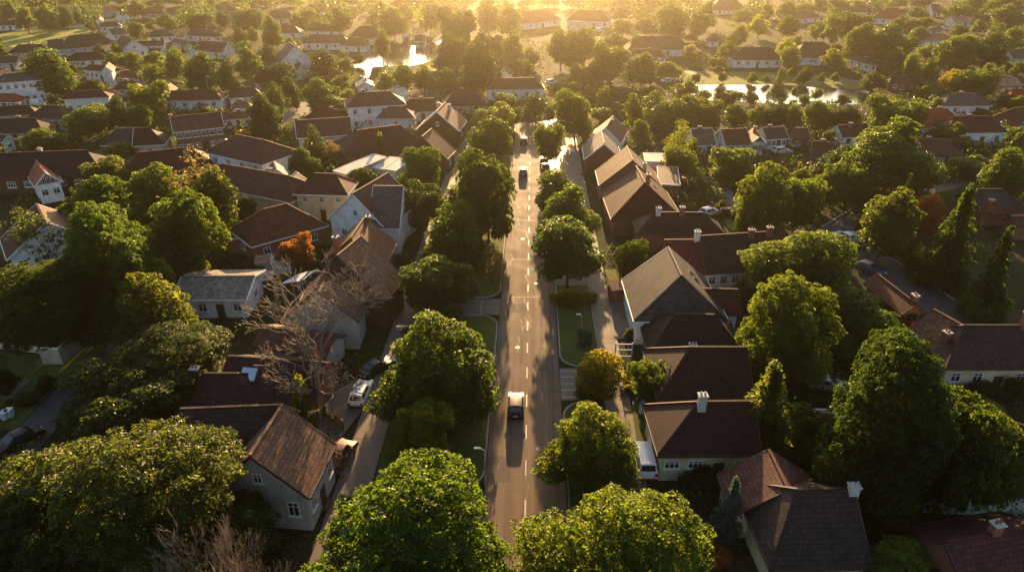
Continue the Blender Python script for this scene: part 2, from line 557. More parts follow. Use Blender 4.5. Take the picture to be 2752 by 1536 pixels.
sheet("curved_street", ['H2600,200', 'H2210,310', 'H1990,350', 'H1480,480', 'H1000,560', 'H870,640', 'H740,720', 'H560,830', 'H700,1000', 'H900,1200', 'H1010,1438', 'L1400,200', 'L2300,640', 'L2350,480',
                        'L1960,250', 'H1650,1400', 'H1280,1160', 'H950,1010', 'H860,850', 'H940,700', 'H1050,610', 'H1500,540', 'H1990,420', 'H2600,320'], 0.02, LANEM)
kb = MB()
KP = [at(p) for p in ('L1960,250', 'H1650,1400', 'H1280,1160', 'H950,1010', 'H860,850', 'H940,700', 'H1050,610')]
for a, b2 in zip(KP, KP[1:]): kb.bar(a + Vector((0, 0, .07)), b2 + Vector((0, 0, .07)), 0.25, 0.14)
KP = [at(p) for p in ('H1000,560', 'H870,640', 'H740,720', 'H560,830')]
for a, b2 in zip(KP, KP[1:]): kb.bar(a + Vector((0, 0, .07)), b2 + Vector((0, 0, .07)), 0.25, 0.14)
tag(kb.build("kerb", KERBM), kind='structure')
sheet("drive", ['H1090,1085', 'H1280,1075', 'H1290,1110', 'H1210,1140'], 0.04, PATHM)
sheet("lawn", ['H1210,1140', 'H1330,1100', 'H1400,1230', 'H1380,1235'], 0.05, LAWN)
sheet("garden_path", ['G1540,330', 'G1900,330', 'G1950,395', 'G2030,470', 'G2100,600', 'G2230,700', 'G2300,860', 'G2220,860', 'G2160,720', 'G2000,600', 'G1900,450', 'G1800,370', 'G1540,350'], 0.03, PATHM)
sheet("lawn", ['G1750,620', 'G1890,600', 'G1900,660', 'G1780,660'], 0.03, LAWN)
sheet("lawn", ['G1960,750', 'G2090,760', 'G2090,900', 'G2000,830'], 0.03, FIELD)
sheet("street", ['E1960,90', 'E2290,-50', 'E2400,0', 'E2050,150'], 0.03, PATHM)
sheet("street", ['B250,1080', 'B370,980', 'B490,990', 'B535,1050', 'B500,1120', 'B300,1140', 'B100,1330', 'B20,1330'], 0.03, PATHM)
sheet("lawn", ['E600,760', 'E760,680', 'E760,790', 'E580,890'], 0.03, FIELD)
sheet("lawn", ['A-10,330', 'A420,285', 'A890,278', 'A870,310', 'A640,350', 'A450,390', 'A430,425', 'A120,460', 'A30,430'], 0.03, FIELD)
sheet("lawn", ['B1550,660', 'B1720,595', 'B1700,690', 'B1590,690'], 0.06, FIELD)
sheet("lawn", ['B2090,952', 'B2240,968', 'B2230,1000', 'B2130,1000'], 0.06, FIELD)
sheet("lawn", ['C250,760', 'C470,740', 'C470,830', 'C300,800'], 0.03, FIELD)
sheet("bank_grass", ['C1480,770', 'C1600,690', 'C2516,700', 'D300,720', 'D700,740', 'D1000,790', 'D1000,870', 'D380,832', 'C2450,814', 'C1600,818'], 0.04, LAWN)
sheet("path", ['C1560,690', 'C1620,685', 'C1780,720', 'C1700,738'], 0.06, PATHM)
sheet("path", ['C2380,740', 'C2516,730', 'D120,735', 'D100,750', 'C2370,755'], 0.06, PATHM)
sheet("path", ['D620,775', 'D690,765', 'D930,785', 'D940,797', 'D640,785'], 0.06, PATHM)
wm, nt, b = new_mat("pond_water")
b.inputs["Base Color"].default_value = (0.02, 0.025, 0.02, 1)
b.inputs["Roughness"].default_value = 0.10
b.inputs["Specular IOR Level"].default_value = 0.9
bump(nt, b, noise(nt, 0.9, 5), 0.3, 0.04)
sheet("water", ['C1470,832', 'C1620,822', 'C2100,820', 'C2450,820', 'D380,838', 'D980,870', 'D1150,905', 'D1180,960', 'D1100,1010', 'D700,1010', 'D300,1010', 'C2516,1010', 'C2100,980', 'C1700,965', 'C1480,890'], 0.05, wm)
sheet("water", ['B880,560', 'B1000,500', 'B1300,455', 'B1500,440', 'B1760,395', 'B1960,380', 'B1960,560', 'B1740,575', 'B1450,640', 'B1080,650', 'B1050,760', 'B960,740', 'B900,640'], 0.05, wm)
DEBUG = False
# ------------------------------------------------------------------ houses
BODIES = []
LAND = []          # landmarks: (photo point, short phrase)
WIN_CACHE = {}

def window_meshes(w, h):
    k = (round(w, 2), round(h, 2))
    if k in WIN_CACHE: return WIN_CACHE[k]
    mb = MB()
    fw = 0.09
    for a, b2, c, d in ((-w / 2, -w / 2 + fw, -h / 2, h / 2), (w / 2 - fw, w / 2, -h / 2, h / 2), (-w / 2 + fw, w / 2 - fw, -h / 2, -h / 2 + fw), (-w / 2 + fw, w / 2 - fw, h / 2 - fw, h / 2)):
        mb.prism([(a, .0, c), (a, .0, d), (b2, .0, d), (b2, .0, c)], Vector((0, -0.07, 0)))
    nv = 1 if w < 1.3 else 2
    for i in range(nv):
        x = -w / 2 + w * (i + 1) / (nv + 1)
        mb.prism([(x - .035, .0, -h / 2 + fw), (x - .035, .0, h / 2 - fw), (x + .035, .0, h / 2 - fw), (x + .035, .0, -h / 2 + fw)], Vector((0, -0.055, 0)))
    mb.prism([(-w / 2 + fw, 0, h * .14), (-w / 2 + fw, 0, h * .14 + .06), (w / 2 - fw, 0, h * .14 + .06), (w / 2 - fw, 0, h * .14)], Vector((0, -0.045, 0)))
    mb.prism([(-w / 2 - .1, .0, -h / 2 - .1), (-w / 2 - .1, .0, -h / 2 - .01), (w / 2 + .1, .0, -h / 2 - .01), (w / 2 + .1, .0, -h / 2 - .1)], Vector((0, -0.16, 0)))
    gm = MB()
    gm.prism([(-w / 2 + fw, 0, -h / 2 + fw), (-w / 2 + fw, 0, h / 2 - fw), (w / 2 - fw, 0, h / 2 - fw), (w / 2 - fw, 0, -h / 2 + fw)], Vector((0, -0.02, 0)))
    WIN_CACHE[k] = (mb.mesh("window", [FRAME]), gm.mesh("pane", [GLASS]))
    return WIN_CACHE[k]

def put_window(root, p, n, w, h):
    f, g = window_meshes(w, h)
    n = Vector((n.x, n.y, 0)).normalized()
    x = Vector((-n.y, n.x, 0))
    M = Matrix((x, -n, Vector((0, 0, 1)))).transposed().to_4x4()
    o = inst("window", f, root)
    M.translation = p - root.location + n * 0.004
    o.matrix_local = M
    inst("pane", g, o)

class Body:
    def __init__(s, a, b, e, zw=3.0, p=0.80, h0=False, h1=False, hf=0.85, roof=None, wall=None, ov=0.42):
        s.zw, s.h0, s.h1, s.roof, s.wall, s.ov = zw, h0, h1, roof, wall, ov
        best = None
        for i in range(186):                     # the half width whose slope reaches the eave point
            hw = 1.6 + i * .05 if isinstance(e, str) else float(e)
            zr = zw + hw * p
            A, B = at(a, zr), at(b, zr)
            u = Vector((B.x - A.x, B.y - A.y, 0))
            L = u.length
            u.normalize()
            n = Vector((-u.y, u.x, 0))
            err = abs(abs((at(e, zw) - A).to_2d().dot(n.to_2d())) - hw) if isinstance(e, str) else 0
            if best is None or err < best[0] - 1e-6: best = (err, hw, zr, A, B, u, n, L)
            elif best[0] < .2 and hw > best[1] + .3: break
            if not isinstance(e, str): break
        s.err = best[0]
        _, hw, zr, A, B, u, n, s.L = best
        s.A, s.B, s.u, s.n, s.hw, s.zr, s.p = A, B, u, n, hw, zr, p
        s.e0 = hw * hf if h0 else 0.0
        s.e1 = hw * hf if h1 else 0.0
    def eave(s, t, side, inset=0.0, uin=0.0):
        """corner: t=0/1 end, side=+-1"""
        base = s.A - s.u * (s.e0 - uin) if t == 0 else s.B + s.u * (s.e1 - uin)
        q = base + s.n * side * (s.hw - inset)
        return Vector((q.x, q.y, s.zw))
    def onroof(s, t, off):
        q = s.A.lerp(s.B, t) + s.n * off * s.hw
        return Vector((q.x, q.y, s.zr - abs(off) * s.hw * s.p))
    def camside(s):
        c = s.A.lerp(s.B, .5)
        return 1 if (-c).to_2d().dot(s.n.to_2d()) > 0 else -1
    def roof_into(s, mb, mi):
        d = Vector((0, 0, -0.24))
        E = {(t, k): s.eave(t, k) for t in (0, 1) for k in (1, -1)}
        mb.prism([s.A, s.B, E[1, 1], E[0, 1]][::-1], d, mi)
        mb.prism([s.B, s.A, E[0, -1], E[1, -1]][::-1], d, mi)
        if s.h0: mb.prism([s.A, E[0, -1], E[0, 1]], d, mi)
        if s.h1: mb.prism([s.B, E[1, 1], E[1, -1]], d, mi)
        z = Vector((0, 0, 0.03))
        mb.bar(s.A + z, s.B + z, 0.28, 0.13, mi)
        for h, P, t in ((s.h0, s.A, 0), (s.h1, s.B, 1)):
            if h:
                for k in (1, -1): mb.bar(P + z, E[t, k] + z, 0.24, 0.12, mi)
    def wall_into(s, mb, mi):
        i0 = s.ov if s.h0 else 0.32
        i1 = s.ov if s.h1 else 0.32
        zt = s.zw + s.ov * s.p - 0.2
        P = {(t, k): s.eave(t, k, s.ov, i0 if t == 0 else i1) for t in (0, 1) for k in (1, -1)}
        g = lambda q, z: Vector((q.x, q.y, z))
        for (q1, q2) in (((0, 1), (1, 1)), ((1, -1), (0, -1))):
            mb.face([g(P[q1], 0), g(P[q1], zt), g(P[q2], zt), g(P[q2], 0)], mi)
        for t, h, R, i in ((0, s.h0, s.A, i0), (1, s.h1, s.B, i1)):
            a, b2 = P[t, -1], P[t, 1]
            pts = [g(a, 0), g(a, zt)]
            if not h:
                q = R + s.u * (i if t == 0 else -i)
                pts.append(g(q, s.zr - 0.22))
            pts += [g(b2, zt), g(b2, 0)]
            mb.face(pts if t == 1 else pts[::-1], mi)
        s.P, s.zt = P, zt
    def fascia_into(s, mb):
        d = Vector((0, 0, -0.12))
        for k in (1, -1):
            o = s.n * k * 0.06
            mb.bar(s.eave(0, k) + d + o, s.eave(1, k) + d + o, 0.11, 0.17)
        for t, h, R in ((0, s.h0, s.A), (1, s.h1, s.B)):
            o = s.u * (-0.06 if t == 0 else 0.06)
            if h: mb.bar(s.eave(t, 1) + d + o, s.eave(t, -1) + d + o, 0.11, 0.17)
            else:
                for k in (1, -1): mb.bar(R + d + o, s.eave(t, k) + d + o, 0.10, 0.24)

def HS(name, short, extra, roof, wall, bodies, win=(2, 1, 1), ch=(), sky=(), trim=FRAME, door=True, wsz=(1.1, 1.2), cat="house"):
    bs = [Body(*b[:3], **(b[3] if len(b) > 3 else {})) for b in bodies]
    BODIES.extend(bs)
    c = bs[0].A.lerp(bs[0].B, .5)
    if DEBUG:
        for b in bs: print("HOUSE %-60s L %5.1f hw %4.1f zr %4.1f err %4.2f d %5.0f" % (short[:60], b.L, b.hw, b.zr, b.err, c.length))
    root = empty(name, Vector((c.x, c.y, 0)), (short + " " + extra).strip(), cat)
    LAND.append((to_px(Vector((c.x, c.y, bs[0].zw))), short))
    rm, rmi, wmk, wmi = MB(), [], MB(), []
    for b in bs:
        rk, wk = b.roof or roof, b.wall or wall
        if rk not in rmi: rmi.append(rk)
        if wk not in wmi: wmi.append(wk)
        b.roof_into(rm, rmi.index(rk))
        b.wall_into(wmk, wmi.index(wk))
    wmk.build("wall", [wallm(k) for k in wmi], root)
    ro = rm.build("roof", [roofm(k) for k in rmi], root)
    if trim:
        fm = MB()
        for b in bs: b.fascia_into(fm)
        fm.build("fascia", trim, root)
    camxy = Vector((0, 0))
    for bi, b in enumerate(bs):
        w = win if not isinstance(win, list) else win[min(bi, len(win) - 1)]
        if bi > 0 and not isinstance(win, list): w = (1, 1, 1) if win else None
        if not w: continue
        nS, nG, st = w
        for kind, q1, q2, nrm, cnt in (("s", (0, 1), (1, 1), b.n, nS), ("s", (0, -1), (1, -1), -b.n, nS), ("g", (0, 1), (0, -1), -b.u, nG), ("g", (1, 1), (1, -1), b.u, nG)):
            if cnt <= 0: continue
            a, z = b.P[q1], b.P[q2]
            mid = (a + z) / 2
            if (-mid).to_2d().normalized().dot(nrm.to_2d()) < 0.12: continue
            for f in range(st):
                zc = (b.zt / st) * (f + .55)
                hh = min(wsz[1], b.zt / st - .9)
                for i in range(cnt):
                    t = (i + .5) / cnt
                    dr = door and bi == 0 and f == 0 and kind == "s" and i == cnt // 2 and cnt > 1
                    p = a.lerp(z, t)
                    if dr:
                        dm2 = MB()
                        ax = Vector((-nrm.y, nrm.x, 0))
                        dm2.box(Vector((p.x, p.y, 0.05)) + nrm * .04, ax, 1.0, .09, 2.05)
                        dm2.box(Vector((p.x, p.y, 0.0)) + nrm * .3, ax, 1.5, .6, .12)
                        d = dm2.build("door", DARKW, root)
                        hm = MB()
                        hm.box(Vector((p.x, p.y, 1.0)) + nrm * .12 + ax * .38, ax, .14, .08, .05)
                        hm.build("handle", METAL, d, root.location)
                    else:
                        put_window(root, Vector((p.x, p.y, zc)), nrm, wsz[0], hh)
            hipend = b.h0 if q1[0] == 0 else b.h1
            if kind == "g" and not hipend and b.zr - b.zt > 2.6:
                put_window(root, Vector((mid.x, mid.y, b.zt + (b.zr - b.zt) * .3)), nrm, .8, 1.0)
    for cc in ch:
        bi, t, off, hh = cc[:4]
        col = cc[4] if len(cc) > 4 else BRICK
        b = bs[bi]
        q = b.onroof(t, off)
        cm = MB()
        cm.box(q - Vector((0, 0, .9)), b.u, .75, .6, .9 + hh)
        cm.box(q + Vector((0, 0, hh)), b.u, .92, .78, .14, 1)
        for k in (-.18, .18):
            cm.tube(q + b.u * k + Vector((0, 0, hh + .14)), q + b.u * k + Vector((0, 0, hh + .45)), .11, .09, 8, 0)
        cm.build("chimney", [col, CAPM], ro, root.location)
    for bi, t, off, w, h in sky:
        b = bs[bi]
        k = b.camside() if off > 0 else -b.camside()
        q = b.onroof(t, k * abs(off))
        dn = (b.n * k - Vector((0, 0, b.p))).normalized()
        nn = (b.n * k * b.p + Vector((0, 0, 1))).normalized()
        quad = lambda W, H: [q + b.u * x * W / 2 + dn * y * H / 2 for x, y in ((-1, -1), (1, -1), (1, 1), (-1, 1))]
        m1 = MB(); m1.prism(quad(w, h), nn * .09)
        f = m1.build("skylight", METAL, root)
        m2 = MB(); m2.prism([x + nn * .091 for x in quad(w - .16, h - .16)], nn * .012)
        m2.build("pane", SKYGL if w > 1.6 else GLASS, f, root.location)
    return root, bs

def FB(name, short, extra, fl, fr, depth, zw, wall, roof, slope=0.06, win=(2, 1), door=True, par=0.0, cat="house", ang=0.0):
    """low building with an almost flat roof; fl, fr = front eave corners in the map"""
    A, B = at(fl, zw), at(fr, zw)
    u = Vector((B.x - A.x, B.y - A.y, 0)); L = u.length; u.normalize()
    n = Vector((-u.y, u.x, 0))
    if n.y < 0: n = -n
    c = (A + B) / 2 + n * depth / 2
    root = empty(name, Vector((c.x, c.y, 0)), (short + " " + extra).strip(), cat)
    LAND.append((to_px(Vector((c.x, c.y, zw))), short))
    wm_ = MB()
    P = [A + u * .2 + n * .2, B - u * .2 + n * .2, B - u * .2 + n * (depth - .2), A + u * .2 + n * (depth - .2)]
    for i in range(4):
        a, b2 = P[i], P[(i + 1) % 4]
        za = zw + ((a - A).dot(n)) * slope; zb = zw + ((b2 - A).dot(n)) * slope
        wm_.face([Vector((a.x, a.y, 0)), Vector((b2.x, b2.y, 0)), Vector((b2.x, b2.y, zb)), Vector((a.x, a.y, za))])
    wm_.build("wall", wallm(wall), root)
    r_ = MB()
    q = [A, B, B + n * depth, A + n * depth]
    q = [Vector((p.x, p.y, zw + .2 + ((p - A).dot(n)) * slope)) for p in q]
    r_.prism(q, Vector((0, 0, -.22)))
    for k in range(1, int(L / 2.6)):
        a = q[0].lerp(q[1], k * 2.6 / L); b2 = q[3].lerp(q[2], k * 2.6 / L)
        r_.bar(a + Vector((0, 0, .02)), b2 + Vector((0, 0, .02)), .07, .05)
    r_.build("roof", rough_mat("flat_" + roof, ROOFC[roof], 0.7, 0.7, .22, .35, .2, 5), root)
    f_ = MB()
    for i in range(4):
        f_.bar(q[i] + Vector((0, 0, -.1)), q[(i + 1) % 4] + Vector((0, 0, -.1)), .13, .26)
    f_.build("fascia", FRAME, root)
    for i in range(win[0]):
        t = (i + .5) / win[0]
        p = P[0].lerp(P[1], t)
        if door and i == win[0] // 2:
            d_ = MB(); d_.box(Vector((p.x, p.y, .05)) - n * .04, u, 1.0, .09, 2.1)
            d_.build("door", DARKW, root)
        else: put_window(root, Vector((p.x, p.y, zw * .55)), -n, 1.2, 1.0)
    return root

D = dict
# ---- west side of the avenue, near to far
HS("cottage", "cottage with white lattice windows under a lit brown gable", "", 'brown', 'grey',
   [('J215,1172', 'M2415,312', 'N450,765', D(zw=4.2, p=0.95)), ('I1740,1215', 'J215,1176', 4.3, D(zw=4.2, p=.93, roof='dark'))], win=[(3, 3, 1), None], trim=DARKW, wsz=(1.0, 1.6), ch=())
HS("low_house", "dark hipped roof behind the lattice window cottage", "with rows of brown tiles", 'dark', 'brick',
   [('R420,460', 'R1055,462', 'R900,870', D(zw=3, p=.75, h0=True, h1=True))], win=None, trim=DARKW, ch=[(0, .2, .1, .6)])
HS("low_house", "dark roofed house with one blue skylight", "behind the bare tree", 'dark', 'brick',
   [('R960,250', 'R2120,330', 'R2085,835', D(zw=3, p=.62))], win=None, trim=DARKW, sky=[(0, .27, .42, 1.7, 1.5)])
HS("outbuilding", "low brown lean-to roof under the bare tree branches", "", 'brown', 'grey',
   [('Q640,1230', 'J720,520', 2.6, D(zw=2.6, p=.5))], win=None, trim=None)
HS("gabled_house", "house with a plain pale gable wall behind the bare tree", "", 'maroon', 'grey',
   [('Q1415,552', 'Q1290,785', 'J948,378', D(zw=4.2, p=.95, roof='maroon'))], win=None, sky=[(0, .55, -.72, 1.7, 2.4)], trim=DARKW)
HS("gabled_house", "large brown house with tall brick chimney and lit tiled slope", "", 'brown', 'wood',
   [('F965,915', 'F742,1102', 'J1248,128', D(zw=4.4, p=.88))], win=None, ch=[(0, .42, -.35, 2.6)], trim=DARKW)
HS("gabled_house", "brown roofed house directly in front of the three window white gable", "", 'brown', 'brick',
   [('F1003,735', 'F872,932', 'F1230,1150', D(zw=4, p=.85))], win=None, trim=DARKW, ch=[(0, -.05, .1, .4)])
HS("gabled_house", "big white gabled house with three small dark windows", "beside the avenue trees", 'brown', 'white',
   [('F1235,300', 'F885,505', 'F1200,835', D(zw=4.6, p=.92, roof='maroon')), ('F1090,430', 'F1380,432', 'F1380,840', D(zw=4.6, p=.8, roof='slate'))], win=[(2, 2, 1), (1, 1, 1)], wsz=(1.0, 1.1))
HS("hipped_house", "maroon hipped house with a dish on its lit end slope", "", 'brown', 'brick',
   [('F30,655', 'F250,600', 'F190,940', D(zw=3.4, p=.8, h0=True, h1=True, hf=1.0))], win=(3, 1, 1))
FB("garage", "flat grey garage beside the maroon hipped house", "", 'E2165,945', 'F0,945', 6.0, 2.6, 'brick', 'grey', win=(1, 0), door=False, cat="garage")
HS("hipped_house", "cream walled house with a red hipped roof", "", 'red', 'cream',
   [('F520,308', 'F715,312', 'F545,512', D(zw=5, p=.75, h0=True, h1=True, roof='maroon'))], win=(3, 2, 2), wsz=(.8, 1.0))
HS("gabled_annex", "small dark gabled annex with a white front below", "left of the cream house", 'dark', 'white',
   [('F345,290', 'F290,345', 'F400,432', D(zw=3.2, p=.85))], win=(1, 1, 1))
HS("two_storey_house", "white two storey house with a maroon roof and dormer in front", "", 'maroon', 'white',
   [('A2290,1300', 'F30,-15', 'E2400,200', D(zw=5.6, p=.6, h0=True, h1=True)), ('E2150,215', 'F270,330', 'E2270,482', D(zw=3.6, p=.7, h0=True, h1=True, wall='cream')), ('F150,260', 'F125,190', 'F40,290', D(zw=5.0, p=.9))], win=[(4, 2, 2), (3, 1, 1), (1, 1, 1)], ch=[(1, .65, .3, 1.0, CAPM)])
HS("wide_house", "broad maroon roof behind the sunlit flat white roofs", "", 'maroon', 'brick',
   [('F935,-108', 'F1340,-160', 5.0, D(zw=3.0, p=.75, h0=True, h1=True))], win=None, trim=DARKW)
FB("flat_house", "sunlit flat white roof house beside a dark shrub", "", 'F700,290', 'F830,325', 11, 3.4, 'cream', 'pale', win=(2, 1))
FB("flat_annex", "small flat white annex at the back of the white gabled house", "", 'F1085,260', 'F1310,290', 6.5, 3.2, 'cream', 'pale', win=(2, 1))
HS("long_house", "long maroon roofed house with two white dormer windows", "", 'maroon', 'grey',
   [('B330,1165', 'B865,1130', 'B1000,1290', D(zw=3.6, p=.8)), ], win=(5, 1, 1), ch=[(0, .03, .2, .9)])
HS("gabled_house", "brown house with a narrow sunlit roof slope", "beside the rounded dark avenue tree", 'brown', 'wood',
   [('B1655,1240', 'B1560,1320', 'F1790,185', D(zw=3.6, p=.85))], win=(1, 1, 1), trim=DARKW)
HS("gabled_house", "maroon roof with one long pale bargeboard edge", "near the end of the avenue", 'maroon', 'wood',
   [('B1785,985', 'B1700,1075', 'B1905,1285', D(zw=4.2, p=.85))], win=(1, 1, 1), ch=[(0, .3, .3, 1.3, CAPM), (0, .35, -.2, 1.3, CAPM)])
HS("two_storey_house", "white villa of two window rows with small maroon porch roof", "", 'maroon', 'white',
   [('B950,895', 'B1240,880', 'B1005,1032', D(zw=5.8, p=.6, h0=True, h1=True)), ('B1240,1035', 'B1390,1035', 'B1300,1145', D(zw=3.4, p=.6, h0=True, h1=True))], win=[(4, 2, 2), (1, 1, 1)], wsz=(1.0, 1.3), ch=[(0, .15, .1, .8)])
HS("brick_house", "long brick house with mixed white and boarded windows", "", 'maroon', 'brick',
   [('A1640,1130', 'A2130,1082', 'A2265,1215', D(zw=5.0, p=.75))], win=(6, 1, 2), ch=[(0, .02, .55, 1.5)], wsz=(1.3, 1.2))
HS("hipped_house", "grey roofed hipped house with one red end slope", "", 'slate', 'cream',
   [('A1125,1245', 'A1300,1235', 'A1000,1402', D(zw=3.4, p=.72, h0=True, h1=True)), ('A1290,1240', 'A1440,1232', 'A1550,1395', D(zw=3.4, p=.72, h1=True, roof='dark'))], win=(3, 1, 1))
HS("long_house", "long dark maroon roof with a white casement wall behind the half timbered house", "", 'dark', 'wood',
   [('E-120,118', 'E830,85', 'E0,352', D(zw=3.6, p=.7, h1=True))], win=(7, 1, 1), ch=[(0, .52, .1, .8, CAPM)], wsz=(1.5, 1.2), trim=DARKW)
HS("wide_house", "broad plain maroon roof beside the pale drive", "", 'maroon', 'brick',
   [('E1330,110', 'E1840,55', 'E1900,300', D(zw=3, p=.7, h0=True, h1=True))], win=None)
tim, tb = HS("timbered_house", "half timbered house with an orange lit roof and red door", "", 'red', 'white',
   [('E345,175', 'E432,298', 'E640,432', D(zw=3.6, p=1.0))], win=(1, 2, 1), trim=FRAME)
HS("gabled_house", "white gabled house half hidden by a sparse tree at the left edge", "", 'maroon', 'white',
   [('E350,600', 'E440,775', 'E40,1078', D(zw=3.0, p=.72))], win=(1, 4, 1))
HS("bungalow", "dark bungalow with a white door at the left edge", "", 'dark', 'cream',
   [('I-250,215', 'I500,290', 'I0,478', D(zw=2.8, p=.6))], win=(5, 1, 1), trim=DARKW)
FB("carport", "low red roofed carport beside the side lane", "", 'I330,632', 'I560,640', 7.5, 2.3, 'beige', 'red', slope=.05, win=(0, 0), cat="carport")
HS("low_house", "white house with a shallow grey felt roof and brown door", "", 'grey', 'white',
   [('Q-320,640', 'Q560,632', 'Q360,918', D(zw=3.0, p=.28, roof='grey'))], win=(4, 1, 1))
FB("flat_annex", "small white flat annex left of the felt roofed house", "", 'I1680,190', 'I1850,190', 4.0, 2.5, 'white', 'grey', win=(1, 0), door=False)
